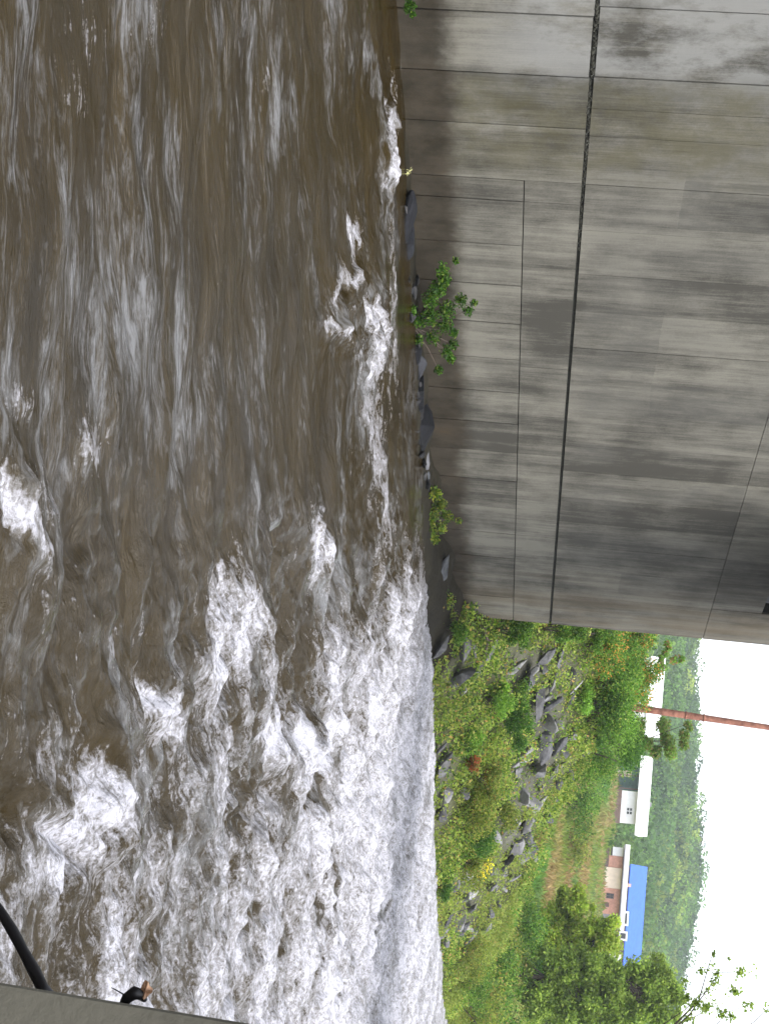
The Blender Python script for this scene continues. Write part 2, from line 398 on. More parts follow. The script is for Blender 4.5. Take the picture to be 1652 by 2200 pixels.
# ------------------------------------------------------------------ terrain
EY = np.array([-200, 5, 15.9, 18.2, 20.8, 24.0, 27.9, 30.1, 32.7, 35.6, 40.7, 45.6, 52, 57.6, 60.2, 61.5, 69.9, 90, 130, 200, 320, 700])
EX = np.array([-17.55, -17.55, -17.5, -17.1, -16.6, -16.25, -15.9, -15.75, -15.5, -15.5, -14.8, -13.6, -12.6, -12.6, -12.0, -11.7, -12.3, -11, -4, 16, 60, 220])
CY = [0, 30, 34, 37, 38.5, 41, 45, 51, 54, 58, 66, 78, 100, 140, 1000]
CZ = [.05, .10, .30, .7, 2.0, 4.4, 6.3, 6.4, 5.4, 3.6, 1.5, 1.1, 2.0, 3.0, 3.0]
def edge_x(y): return np.interp(y, EY, EX) + .22 * N2(np.asarray(y) * .55, np.asarray(y) * 0 + 3.3) + .1 * N2(np.asarray(y) * 1.7, 8.1 + np.asarray(y) * 0)
def H(x, y):
    x = np.asarray(x, float); y = np.asarray(y, float)
    s = (edge_x(y) - x) * .97
    cap = np.interp(y, CY, CZ)
    d = np.hypot(x, y)
    up = .06 * np.maximum(0, d - 60)
    a = .62 * s; k = .5
    hl = np.minimum(a, cap) - k * .25 * np.exp(-np.abs(a - cap) / k)
    blend = sst(0, 6, s - cap / .62)
    hl = hl + up * blend
    rough = fbm(x * .55, y * .55, 4, 5) * .22 * sst(.3, 2, s) + fbm(x * .06, y * .06, 3, 9) * .9 * sst(20, 60, s)
    hl = hl + rough
    hw = np.maximum(-1.6, .5 * s)
    h = np.where(s > 0, hl, hw)
    beh = sst(.2, 1.0, -17.9 - x) * (1 - sst(37.0, 39.0, y))      # fill behind the abutment
    h = h * (1 - beh) + 8.2 * beh
    nr = sst(0, 8, x - (15 + np.maximum(0, y - 90) * .3 + np.maximum(0, edge_x(y) + 14)))                 # near bank far off to the right
    return np.where(nr > 0, h * (1 - nr) + 3.2 * nr, h)
def hit(U, V, dmax=600):
    r = ray(U, V); r = r / math.hypot(r[0], r[1])
    t = np.arange(8, dmax, .1); P = r[None] * t[:, None] + np.array([0, 0, CH])
    g = H(P[:, 0], P[:, 1]); i = np.argmax(P[:, 2] < g)
    if P[i, 2] >= g[i]: return None
    return np.array([P[i, 0], P[i, 1], g[i]])

def grid_mesh(xs, ys):
    X, Y = np.meshgrid(xs, ys); nx, ny = len(xs), len(ys)
    i = np.arange(nx * ny).reshape(ny, nx)
    F = np.stack([i[:-1, :-1], i[:-1, 1:], i[1:, 1:], i[1:, :-1]], -1).reshape(-1, 4)
    return X, Y, F
def build_ground():
    xs = np.concatenate([np.arange(-900, -90, 25), np.arange(-90, -32, 1.6), np.arange(-32, -9, .25), np.arange(-9, 8, 1.5), np.arange(8, 60, 3), np.arange(60, 900, 40)])
    ys = np.concatenate([np.arange(-600, -20, 30), np.arange(-20, 14, 2), np.arange(14, 75, .3), np.geomspace(75, 1200, 150)])
    X, Y, F = grid_mesh(xs, ys); Z = H(X, Y)
    V = np.stack([X, Y, Z], -1).reshape(-1, 3)
    s = edge_x(Y) - X
    soil = np.array([.060, .066, .026]); grass = np.array([.115, .15, .04]); dry = np.array([.20, .155, .07])
    soil = np.where((Y < 37.6)[..., None], soil * np.array([.30, .24, .4]), soil); m = sst(-.35, .5, fbm(X * .09, Y * .09, 4, 21))[..., None]
    upper = sst(0, 3, s - np.interp(Y, CY, CZ) / .62 - 1)[..., None] * sst(48, 56, Y)[..., None]
    g2 = grass * (1 - m) + dry * m
    t = soil * (1 - upper) + g2 * upper
    U0, V0 = project(np.stack([X, Y, Z], -1)); rk = (np.clip(in_rocky(U0, V0), 0, 1) * (Y > 37.7))[..., None]; t = t * (1 - .8 * rk) + np.array([.075, .072, .068]) * .8 * rk
    # mown strip of lawn below the white house
    U_, V_ = project(np.stack([X, Y, Z], -1))
    lawn = (np.exp(-((U_ - 1690) / 55) ** 2 - ((V_ - 1288) / 16) ** 2) * (Y > 100))[..., None]
    t = t * (1 - lawn) + np.array([.10, .23, .03]) * lawn
    o = mesh_np('ground', V, F, MAT['ground'], tint=t.reshape(-1, 3), smooth=True)
    tag(o, kind='structure')
GROUND_LATER = 1

# ------------------------------------------------------------------ water
FOAM_GLARE = [  # U, V, ru, rv, angle(deg, in the upright picture), strength; whitewater and painted sky reflections
    (300, 832, 150, 13, -2, .95), (240, 838, 60, 12, 0, .85), (420, 826, 120, 10, 2, .6), (560, 838, 170, 8, 3, .55), (640, 838, 300, 7, 1, .62),
    (520, 752, 75, 14, -14, .82), (590, 728, 75, 14, -20, .82), (660, 735, 40, 8, 0, .6),
    (690, 800, 85, 22, 8, .88), (760, 790, 80, 20, -6, .82), (715, 720, 45, 14, 30, .8), (750, 745, 30, 12, 40, .6),
    (900, 800, 110, 30, -3, .72), (980, 808, 110, 28, 0, .68), (800, 845, 160, 9, 0, .6), (1080, 815, 80, 24, 0, .62),
    (1515, 312, 34, 44, -10, .78), (1545, 345, 30, 36, 0, .66), (1740, 150, 90, 50, 35, .76), (1700, 190, 60, 40, 30, .7), (1810, 105, 60, 28, 35, .66), (1900, 90, 50, 30, 20, .6),
    (1370, 230, 45, 22, -45, .5), (1090, 20, 150, 20, 8, .85), (1040, 45, 70, 12, 10, .55),
    (1320, 480, 120, 60, 0, .66), (1420, 430, 80, 40, 0, .62), (1160, 668, 80, 26, 5, .72), (1200, 690, 60, 18, 0, .5),
    (1620, 640, 60, 18, 12, .68), (1620, 690, 90, 14, -25, .72), (1570, 560, 50, 16, -35, .62),
    (190, 165, 90, 60, 10, .50), (60, 190, 120, 70, 10, .44), (60, 330, 110, 60, 10, .40), (930, 180, 90, 60, 20, .46), (860, 30, 60, 40, 20, .5), (1130, 110, 150, 40, 15, .5), (1250, 130, 110, 30, 25, .5), (620, 490, 60, 14, -10, .36), (180, 562, 40, 8, 0, .6)]
BUMPS = [  # U, V, ru, rv, angle, height (metres)
    (600, 745, 110, 26, -16, .12), (720, 795, 120, 34, 0, .14), (715, 722, 50, 22, 25, .08), (300, 832, 170, 18, 0, .12),
    (1515, 330, 60, 50, 0, .17), (1740, 160, 110, 60, 35, .10), (1800, 95, 110, 26, 50, -.14), (1090, 10, 200, 60, 8, .10),
    (1350, 470, 150, 70, 0, .13), (1180, 595, 90, 30, 0, -.14), (1350, 400, 110, 32, 0, -.14), (1730, 520, 100, 45, 0, -.16),
    (1160, 670, 90, 30, 0, .12), (1650, 725, 60, 18, 0, -.12), (1620, 650, 90, 26, 10, .14), (1180, 170, 120, 45, 15, -.08), (1190, 800, 60, 20, 0, .05)]
def ell(U, V, e):
    c, s_ = math.cos(math.radians(e[4])), math.sin(math.radians(e[4]))
    a = ((U - e[0]) * c + (V - e[1]) * s_) / e[2]; b_ = (-(U - e[0]) * s_ + (V - e[1]) * c) / e[3]
    return np.exp(-(a * a + b_ * b_))
def build_water():
    xs = np.concatenate([np.arange(-18.6, 1.5, .042), np.arange(1.5, 14, .5), np.arange(14, 260, 12)])
    y = 5.0; ys = []
    while y < 72: ys.append(y); y += max(.036, .0021 * y)
    ys = np.concatenate([np.arange(-200, -10, 20), np.arange(-10, 5, .6), np.array(ys), np.geomspace(72.3, 700, 120)])
    X, Y, F = grid_mesh(xs, ys)
    p = X + 17.55; q = Y + 2.5
    s = np.hypot(p, q); t = np.arctan2(p, q) * 15
    U, V = project(np.stack([X, Y, X * 0], -1))
    rough = sst(-3.5, 5, Y + X * 1.85) * (1 - .55 * sst(25, 60, Y)) 
    wall_calm = 1 - .75 * (1 - sst(.5, 2.2, X - edge_x(Y)))
    wx = fbm(s * .35, t * .35, 2, 40) * .6
    h = (0.095 + .13 * rough) * N2(s / 2.6 + wx, t / 1.15, 1)
    h += (0.052 + .10 * rough) * N2(s / 1.1, t / .45 + wx, 2)
    h += (.016 + .045 * rough) * N2(s / .55, t / .19 + wx, 3)
    h += (.006 + .012 * rough) * N2(s / .26, t / .085, 4)
    ch = (1 - np.abs(N2(X / .62 + wx, Y / .62, 5)) * 2) * .05 + (1 - np.abs(N2(X / .27, Y / .27 + wx, 6)) * 2) * .022 + N2(X / .12, Y / .12, 7) * .010
    h += ch * (.12 + .95 * rough)
    h *= wall_calm
    for e in BUMPS: h += e[5] * ell(U, V, e) * (1 + .9 * fbm(X / .35, Y / .35, 3, 12))
    # whitewater crests and chop tops, plus sky reflections painted as pale cover
    foam_glare = np.zeros_like(h)
    Uw = U + 34 * fbm(s / 1.0, t / .45, 3, 90); Vw = V + 16 * fbm(s / .9, t / .35, 3, 95)
    for e in FOAM_GLARE:
        g = ell(Uw, Vw, e)
        foam_glare = np.maximum(foam_glare, e[5] * g ** .8)
    DARK = [(1207, 601, 75, 26, 0), (1373, 384, 90, 24, -8), (1275, 165, 80, 50, 0), (1419, 57, 60, 50, 0), (1762, 504, 70, 26, 10), (1705, 561, 60, 22, -35), (1619, 727, 60, 14, -10),
            (1693, 664, 45, 16, -20), (1734, 103, 110, 14, 62), (1573, 212, 60, 20, 40), (1934, 687, 110, 12, 0), (1945, 538, 40, 12, 0), (1762, 372, 50, 14, 20), (1968, 807, 36, 12, 0),
            (1560, 470, 70, 10, 10), (1850, 250, 60, 10, -20), (1660, 280, 60, 12, -10), (2000, 350, 80, 8, -8), (1450, 640, 70, 12, -5), (2060, 620, 60, 9, 0), (1900, 430, 70, 9, 4)]
    dk_ = np.zeros_like(h)
    Ux = U + 70 * fbm(s / .7, t / .3, 3, 120); Vx = V + 26 * fbm(s / .6, t / .25, 3, 125)
    for e in DARK: dk_ = np.maximum(dk_, ell(Ux, Vx, e))
    hs_ = h / (.06 + .12 * rough)
    foam_glare = np.maximum(foam_glare, sst(.35, 1.5, hs_ + .6 * fbm(s / 1.5, t / .5, 3, 31)) * .24 * rough)
    foam_glare += .16 * fbm(s / .8, t / .28, 3, 50) * (foam_glare > .1)
    foam_glare += (.16 * rough + .26 * sst(2, 12, Y + X * 1.35) + .25 * sst(15, 32, Y) * sst(3, 11, Y + X * 1.5)) + .15 * fbm(s / 1.6, t / .45, 4, 60) * (.4 + rough) + .05 * rough + .06 * rough * sst(6, 16, Y + X * .9) + .19 * sst(-.8, 3.4, X + .475 * Y) * (.85 + .5 * fbm(s / 1.3, t / .5, 3, 64))  # wide pale cover paints sky reflection over the rapids and far band
    foam_glare = foam_glare * (1 - .62 * dk_)
    h -= .025 * dk_
    h += .10 * np.clip(foam_glare - .45, 0, .8) * (fbm(X / .30, Y / .30, 3, 77)) + .05 * np.clip(foam_glare - .4, 0, .6)
    for_far = 1 - sst(200, 500, Y)
    silt = np.clip(rough * .5 + sst(.2, .9, foam_glare), 0, 1)
    Z = h * for_far * (1 - sst(0, 1, X - 1.5))
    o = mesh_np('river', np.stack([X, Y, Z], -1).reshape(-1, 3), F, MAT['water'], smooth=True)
    me = o.data
    a = me.attributes.new('flow', 'FLOAT_VECTOR', 'POINT')
    a.data.foreach_set('vector', np.stack([s, t, s * 0], -1).astype(np.float32).ravel())
    a = me.color_attributes.new('foam_glare', 'FLOAT_COLOR', 'POINT')
    c = np.stack([np.clip(foam_glare, 0, 1.4), np.clip(.10 + rough * .55, 0, 1) * (1 - .35 * sst(14, 30, Y)), silt, 1 - .35 * sst(14, 30, Y) * sst(-2, 8, Y + X * 1.6)], -1).astype(np.float32)
    a.data.foreach_set('color', c.ravel())
    tag(o, kind='structure')
build_water()

# ------------------------------------------------------------------ abutment wall
WX = -17.55
ab = empty('concrete_abutment', (WX, 27, 0))
tag(ab, 'tall stained grey concrete bridge abutment wall rising from the river', 'wall')
def child_world(o, parent):
    o.parent = parent; o.matrix_parent_inverse = Matrix.Translation(parent.location).inverted(); return o
core = poly('core', [(WX - 1.5, 8, -1.5), (WX - .06, 8, -1.5), (WX - .06, 37.56, -1.5), (WX - 1.5, 37.56, -1.5),
                     (WX - 1.5, 8, 8.5), (WX - .06, 8, 8.5), (WX - .06, 37.56, 8.5), (WX - 1.5, 37.56, 8.5)], BF, MAT['joint'])
child_world(core, ab)
wing = box('core', WX - 1.5, WX - .06, 35.72, 37.56, 8.503, 10.6, MAT['joint']); child_world(wing, ab)
PI_ = 0
def panel(y0, y1, z0, z1, g=.016):
    g *= 1.2 if z0 < 2 or g > .02 else .8
    global PI_
    PI_ += 1
    pr = ((PI_ * 37) % 11 - 5) * .0009
    o = box('panel', WX - .0585, WX + pr, y0 + g / 2, y1 - g / 2, z0 + g / 2, z1 - g / 2, MAT['concrete'], bevel=.004)
    child_world(o, ab)
lowY = [19.7, 20.25, 21.46, 22.65, 23.86, 25.08, 26.30, 27.52, 28.73, 30.0, 31.3, 32.6, 33.9, 34.9, 36.2, 37.6]
for a, b_ in zip(lowY[:-1], lowY[1:]): panel(a, b_, -1.2, 2.02, .022)
leftY = [8.0, 10.6, 13.2, 16.0, 17.25, 18.38, 19.7]
for a, b_ in zip(leftY[:-1], leftY[1:]): panel(a, b_, -1.2, 3.01, .034 if 17 < b_ < 18 else .014)
midY = [19.7, 20.25, 25.3, 28.73, 32.6, 37.6]
for a, b_ in zip(midY[:-1], midY[1:]): panel(a, b_, 2.02, 3.01, .012)
upY = [8.0, 10.6, 13.2, 15.8, 17.22, 17.9, 18.53, 19.7, 20.9, 22.15, 23.3, 24.5, 25.7, 26.9, 28.1, 29.3, 30.5, 31.7, 32.9, 34.2, 35.72, 37.6]
for a, b_ in zip(upY[:-1], upY[1:]):
    panel(a, b_, 3.065, 7.2, .030 if 17 < b_ < 17.5 else .012)
    panel(a, b_, 7.2, 8.5 if b_ < 37 else 10.6, .012)
# small mossy lip along the joint: real growth, irregular
mv = []; mf = []
for i, yy in enumerate(np.arange(14.5, 21.5, .045)):
    r_ = .022 + .045 * random.random() * (1.0 if yy < 19 else .5); k = len(mv)
    zc = 3.03 + random.uniform(-.03, .03); x_ = WX - .01
    for dx, dy, dz in ((-.03, -r_, -r_), (-.03, r_, -r_ * .8), (-.03, r_, r_), (-.03, -r_, r_ * .9), (r_ * .5, 0, 0)): mv.append((x_ + dx, yy + dy, zc + dz))
    mf += [(k, k + 1, k + 4), (k + 1, k + 2, k + 4), (k + 2, k + 3, k + 4), (k + 3, k, k + 4)]
mo = poly('moss', mv, mf, MAT['joint']); mo['kind'] = 'stuff'; child_world(mo, ab)

# bridge deck over the river (its girder ends show at the wall's top corner)
dk = empty('bridge_deck', (-2, 28, 9)); tag(dk, 'dark underside and girder end of the road bridge above the wall', 'bridge')
child_world(box('deck_slab', -19.0, 14.5, 30.0, 35.68, 9.55, 9.95, MAT['near_concrete']), dk)
for gy in (30.5, 32.0, 33.5, 35.0):
    child_world(box('girder', -18.2, 13.8, gy - .02, gy + .02, 8.90, 9.48, MAT['steel']), dk)
    child_world(box('girder_flange', -18.2, 13.8, gy - .2, gy + .2, 8.84, 8.90, MAT['steel']), dk)
    child_world(box('girder_flange', -18.2, 13.8, gy - .2, gy + .2, 9.48, 9.545, MAT['steel']), dk)
    child_world(box('bearing', -18.05, -17.65, gy - .25, gy + .25, 8.503, 8.835, MAT['steel']), dk)
na = box('bridge_abutment', 12.9, 14.6, 17, 37.5, -1.5, 8.5, MAT['near_concrete'])
tag(na, 'plain concrete abutment carrying the other end of the bridge', 'wall')

# ------------------------------------------------------------------ near concrete edge, stick and leaf
p0 = at_y(2103, -40, 2.96); p1 = at_y(2202, 560, 2.96)
xb = p0[0]; sl = (p1[0] - p0[0]) / (p1[2] - p0[2])
def ex(z): return xb + (z - p0[2]) * sl
np_v = [(ex(-1.2), 2.96, -1.2), (1.9, 2.96, -1.2), (1.9, 3.9, -1.2), (ex(-1.2) + .05, 3.9, -1.2),
        (ex(2.98), 2.96, 2.98), (1.9, 2.96, 2.98), (1.9, 3.9, 2.98), (ex(2.98) + .05, 3.9, 2.98)]
pier = poly('concrete_pier', np_v, BF, MAT['near_concrete'], bevel=.006)
tag(pier, 'near grey concrete pier edge in the lower left corner of the photo', 'pier')
pts_px = [(2150, 112), (2122, 92), (2085, 74), (2045, 52), (2000, 28), (1955, 0), (1900, -45), (1830, -110), (1740, -200)]
pts = [at_y(u, v, 3.06 + i * .015) for i, (u, v) in enumerate(pts_px)]
st = tube('stick', pts, [.0148, .0126, .0138, .0116, .0124, .0108, .0112, .0095, .008], MAT['dark_wood'], seg=10)
tag(st, 'thick black curved stick jutting past the near concrete pier', 'stick')
# broken twig with the orange leaf
tw = empty('broken_twig', at_y(2150, 290, 3.03)); tag(tw, 'short dark snapped twig with thin side shoot on the near concrete edge', 'twig')
a0 = at_y(2165, 262, 3.04); a1 = at_y(2143, 275, 3.02); a2 = at_y(2133, 290, 3.0); a3 = at_y(2136, 302, 3.0)
o = tube('bark_stub', [at_y(2175, 258, 3.05), a0, a1, a2, a3, at_y(2148, 312, 3.02)], [.006, .008, .012, .0135, .012, .006], MAT['dark_wood'], seg=8); child_world(o, tw)
o = tube('side_shoot', [at_y(2142, 274, 3.02), at_y(2134, 262, 3.0), at_y(2127, 250, 3.0), at_y(2122, 240, 3.0)], [.0022, .0016, .0013, .0008], MAT['dark_wood'], seg=5); child_world(o, tw)
def dead_leaf():
    out = [(2110, 309), (2105, 313), (2109, 319), (2117, 321), (2123, 328), (2130, 328), (2136, 321), (2143, 315), (2147, 309), (2142, 304), (2134, 302), (2125, 303), (2117, 305)]
    cv = at_y(2129, 313, 2.985); V = [cv] + [at_y(u, v, 3.0 + .006 * math.sin(i * 2.1)) for i, (u, v) in enumerate(out)]
    n_ = len(out); V2 = [v + np.array([0, .003, 0]) for v in V]
    F = [(0, i + 1, (i + 1) % n_ + 1) for i in range(n_)] + [(n_ + 1, n_ + 1 + (i + 1) % n_ + 1, n_ + 1 + i + 1) for i in range(n_)]
    F += [(i + 1, n_ + 2 + i, n_ + 2 + (i + 1) % n_, (i + 1) % n_ + 1) for i in range(n_)]
    o = poly('dead_leaf', V + V2, F, MAT['deadleaf'], smooth=False)
    tag(o, 'single curled orange dead leaf caught on the twig by the pier edge', 'leaf')
dead_leaf()

# ------------------------------------------------------------------ rocks
def rock_mesh(seed, flat=.55):
    r = random.Random(seed)
    import bmesh
    bm = bmesh.new()
    pts = []
    for i in range(15):
        a = r.uniform(0, 6.28); zc = r.uniform(-1, 1); q = math.sqrt(1 - zc * zc)
        pts.append(bm.verts.new((q * math.cos(a) * r.uniform(.8, 1.05), q * math.sin(a) * r.uniform(.55, .8), zc * flat * r.uniform(.8, 1))))
    res = bmesh.ops.convex_hull(bm, input=pts)
    bad = [e for e in res['geom_interior'] if isinstance(e, bmesh.types.BMVert)]
    if bad: bmesh.ops.delete(bm, geom=list(set(bad)), context='VERTS')
    bmesh.ops.bevel(bm, geom=bm.edges[:], offset=.05, segments=1, affect='EDGES', clamp_overlap=True)
    me = bpy.data.meshes.new('riprap_stone'); bm.to_mesh(me); bm.free(); me.materials.append(MAT['rock']); return me
RM = [rock_mesh(i, .38 + .04 * (i % 6)) for i in range(14)]
def rock(i, p, sz, rz, tilt=(0, 0), col=1.0, name='riprap_stone', sc=(1, 1, 1)):
    o = bpy.data.objects.new(name, RM[i % len(RM)]); COL.objects.link(o)
    o.location = p; o.rotation_euler = (tilt[0], tilt[1], rz); o.scale = tuple(sz * .5 * k for k in sc)
    c = (col, col, col) if not isinstance(col, tuple) else col
    o.color = (*c, 1); return o
DK = (.07, .076, .092)
def px2m(p): return np.linalg.norm(np.array(p) - np.array([0, 0, CH])) / FPX
NAMED = [  # U, V centre, size px (long), rot, tilt, colour, aspect, label
    (470, 868, 110, 1.45, (.1, .1), DK, (1, .8, .8), 'dark teal wet rock mass at the foot of the wall, left of the green shrub'),
    (520, 876, 60, 1.2, (.2, .1), DK, (1, .8, 1.0), 'small dark pointed rock beside the teal wet rocks at the wall base'),
    (630, 871, 60, 1.5, (.1, .3), (.2, .21, .25), (1, .7, .8), 'bluish grey stone poking out under the green shrub by the water'),
    (745, 880, 105, 1.5, (.0, .1), DK, (1, .6, .8), 'long dark slab lying below the green shrub on the waterline'),
    (790, 896, 50, 1.3, (.2, .2), (.2, .21, .24), (1, .7, 1), 'small bluish stone at the right end of the long dark slab'),
    (850, 888, 110, 1.5, (0, .15), (.10, .105, .12), (1, .6, .8), 'black sloping rock leading up to the biggest dark boulder'),
    (915, 902, 95, 1.35, (.1, -.1), DK, (1, .9, 1.15), 'biggest black blue boulder against the foot of the wall'),
    (957, 900, 72, 1.7, (.2, .0), (.2, .21, .26), (1, .8, 1.0), 'blue black boulder beside the biggest one at the wall foot'),
    (992, 907, 46, 1.0, (.3, .2), (.5, .51, .56), (1, .8, 1.1), 'pale grey chunk of rock at the right of the dark boulders'),
    (1030, 908, 70, 1.5, (.1, .0), (.5, .55, .6), (1, .6, .8), 'low dark rock with moss between the pale chunk and the yellow weeds'),
    (1232, 942, 84, 1.1, (.5, .5), (.5, .53, .55), (1, .5, .6), 'pale leaning slab between weeds near the end of the wall'),
    (1415, 1008, 0, 0, (0, 0), 1, (1, 1, 1), None)]
for k, (U, V, sp_, rz, tl, cl, asp, lab) in enumerate(NAMED):
    if not lab: continue
    p = at_x(U, V, WX + .55 if U < 1100 else WX + .75)
    o = rock(k, p, sp_ * px2m(p) * 1.7, rz, tl, cl, 'rock', asp); tag(o, lab, 'rock', None)
BANKROCK = [  # positions of the stones that can be picked out on the bank
    (1385, 945, 85, .9, (.2, .5), 1.0, (1, .8, .5), 'broad grey slab at the waterline just past the wall end'),
    (1395, 990, 60, .5, (.3, .2), .8, (1, .8, .7), 'dark blocky stone above the broad slab near the wall end'),
    (1450, 985, 92, 1.1, (.5, .7), 1.25, (1, .55, .5), 'long pale slanting slab among weeds low on the bank'),
    (1385, 1010, 60, .2, (.2, -.4), 1.2, (1, .4, .5), 'thin stone near the forked dead stick under the wall end'),
    (1395, 1050, 60, .7, (.2, .3), 1.1, (1, .6, .5), 'grey stone in the weeds midway up beside the wall end'),
    (1432, 1100, 70, 1.0, (.4, .6), 1.5, (1, .5, .45), 'pale upright slab with a bright edge in mid bank'),
    (1440, 1135, 62, 1.1, (.4, .5), 1.3, (1, .5, .5), 'pale grey slab right above the bright edged slab'),
    (1460, 1130, 50, .8, (.3, .2), .9, (1, .8, .8), 'grey block touching the pale slabs in mid bank'),
    (1410, 1165, 60, .9, (.3, .5), 1.2, (1, .6, .5), 'light slab under the wall top bushes'),
    (1400, 1200, 60, .3, (.1, .2), .9, (1, .8, .8), 'square grey stone highest beside the wall end bushes'),
    (1510, 1180, 85, 1.1, (.5, .6), 1.6, (1, .35, .45), 'long narrow pale slab tilted on the upper bank'),
    (1470, 1235, 40, .4, (.2, .6), 1.5, (1, .5, .5), 'small pale stone near the top of the stony bank'),
    (1500, 1150, 80, 0, (.1, .1), .8, (1, .9, .7), 'large flat grey stone left of the long narrow slab'),
    (1610, 1125, 60, .9, (.3, .8), 1.7, (1, .5, .5), 'whitish split stone at the upper edge of the grassy mound'),
    (1585, 1170, 90, .2, (.3, .1), 1.0, (1, .9, .6), 'broad grey boulder on the upper bank below the shrubs'),
    (1600, 1195, 70, 1.0, (.4, .5), 1.3, (1, .4, .5), 'narrow pale slab beside the broad boulder'),
    (1650, 1155, 115, 1.5, (.1, .1), 1.5, (1, .34, .4), 'long horizontal pale stone block like a beam on the bank'),
    (1650, 1185, 60, 1.2, (.2, .3), .9, (1, .8, .7), 'grey stone above the beam like block'),
    (1690, 1160, 55, 1.5, (.1, .1), 1.6, (1, .35, .4), 'thin pale slab at the right end of the beam like block'),
    (1728, 1150, 55, .6, (.2, .5), 1.6, (1, .5, .5), 'tan white stone at the bend of the stone row'),
    (1765, 1130, 60, .9, (.3, .3), .8, (1, .7, .7), 'dark hollowed stone right of the tan white stone'),
    (1750, 1095, 50, .9, (.2, .3), .9, (1, .8, .7), 'dull brown stone below the dark hollowed one'),
    (1820, 1105, 55, .9, (.3, .3), 1.0, (1, .8, .7), 'rounded grey stone in the right hand stone row'),
    (1850, 1085, 60, 1.2, (.2, .4), 1.1, (1, .6, .6), 'grey wedge stone next to the rounded stone'),
    (1880, 1100, 60, 1.3, (.2, .5), 1.7, (1, .3, .4), 'thin bright stone edge at the top of the grassy rise'),
    (1600, 940, 60, 1.1, (.4, .4), .9, (1, .6, .6), 'stone at the waterline under the grassy mound'),
    (1640, 950, 90, .9, (.3, .3), .8, (1, .8, .8), 'large dark jagged boulder at the waterline'),
    (1700, 955, 100, 1.3, (.3, .2), 1.0, (1, .6, .7), 'smooth grey boulder right of the jagged one at the water'),
    (1745, 945, 90, 1.3, (.2, .2), .9, (1, .6, .6), 'low grey rock sliding into the water below the bushes'),
    (1905, 1050, 60, 1.4, (.3, .3), 1.3, (1, .6, .5), 'grey slab in the lower stone row near the right trees'),
    (1925, 990, 80, 1.4, (.2, .3), 1.6, (1, .3, .4), 'long thin pale ledge close to the water on the right'),
    (1945, 1010, 70, 1.4, (.2, .3), 1.3, (1, .3, .4), 'second long pale ledge just above the first'),
    (1970, 960, 55, .9, (.2, .2), .6, (1, .8, .8), 'dark wet stone at the water below the pale ledges'),
    (1995, 990, 50, .6, (.3, .5), 1.4, (1, .6, .6), 'blue white stone before the right hand weeds'),
    (2005, 1010, 45, .3, (.2, .5), 1.5, (1, .6, .6), 'lilac grey stone furthest right in the low stone row'),
    (1985, 1045, 40, .3, (.2, .5), 1.6, (1, .5, .8), 'lone white upright stone at the edge of the bright grass')]
rock_pts = []
for k, (U, V, sp_, rz, tl, cl, asp, lab) in enumerate(BANKROCK):
    p = hit(U, V - 6)
    if p is None: continue
    rock_pts.append((p[0], p[1], sp_ * px2m(p) * .7))
    p = p + np.array([.10, -.10, .16])
    o = rock(k + 3, p, sp_ * px2m(p) * (1.25 if V > 965 else .95), rz + .2, tl, cl * .85, 'riprap_stone', asp); tag(o, lab, 'rock')
def in_rocky(U, V):
    """where the photograph shows bare riprap rather than weeds"""
    m = 0
    for e in [(1440, 1130, 60, 60, 0, 1), (1520, 1165, 75, 60, 0, 1), (1450, 1215, 50, 35, 0, .8), (1610, 1170, 85, 50, 0, 1), (1700, 1130, 80, 48, -12, 1), (1790, 1105, 60, 45, -20, 1),
              (1880, 1060, 55, 42, -30, .9), (1930, 1000, 60, 38, -35, .95), (1985, 990, 45, 40, -20, .8), (1640, 950, 60, 28, 0, .9), (1720, 950, 70, 22, 0, .9), (1440, 975, 50, 40, 0, .7), (1385, 950, 40, 24, 0, .7),
              (1400, 1010, 26, 40, 0, .5)]:
        m = np.maximum(m, e[5] * ell(U, V, e))
    return m
build_ground()
rw = random.Random(44)
for k in range(46):
    y = rw.uniform(19.8, 37); U_, V_ = 0, 0
    if 24.2 < y < 24.9 and k % 2: continue
    o = rock(k, (rw.uniform(WX + .15, float(edge_x(y)) - .05 - .5 * rw.random()), y, rw.uniform(-.06, .06)), rw.uniform(.25, .62), rw.uniform(0, 6.28), (rw.uniform(-.4, .4), rw.uniform(-.4, .4)), rw.uniform(.10, .30), 'rock', (1, .8, .8))
    tag(o, 'small dark wet stone among others along the foot of the wall', 'rock', 'dark stones along the wall foot')
cnt = 0; tries = 0
rr = random.Random(5)
while cnt < 150 and tries < 9000:
    tries += 1
    y = rr.uniform(38.2, 76); s = rr.uniform(-.2, 10.5); x = float(edge_x(y)) - s
    z = float(H(x, y)); U, V = project(np.array([x, y, z]))
    if not (1330 < U < 2230): continue
    dens = float(in_rocky(U, V))
    if rr.random() > dens * 1.3 + .03 or (s < 1.2 and rr.random() > .25): continue
    sz = rr.uniform(.45, 1.35) * (1.0 if dens > .4 else .75)
    if any((x - a) ** 2 + (y - b_) ** 2 < (sz * .33 + c_ * .35) ** 2 for a, b_, c_ in rock_pts): continue
    rock_pts.append((x, y, sz))
    o = rock(cnt, (x, y, z + sz * .10), sz, rr.uniform(0, 6.28), (rr.uniform(-.5, .5), rr.uniform(.1, .8)), rr.uniform(.7, 1.4), 'riprap_stone', (1, rr.uniform(.6, 1), rr.uniform(.6, 1.1)))
    tag(o, 'grey angular riprap stone bedded among others on the river bank', 'rock', 'riprap stones on the far bank'); cnt += 1

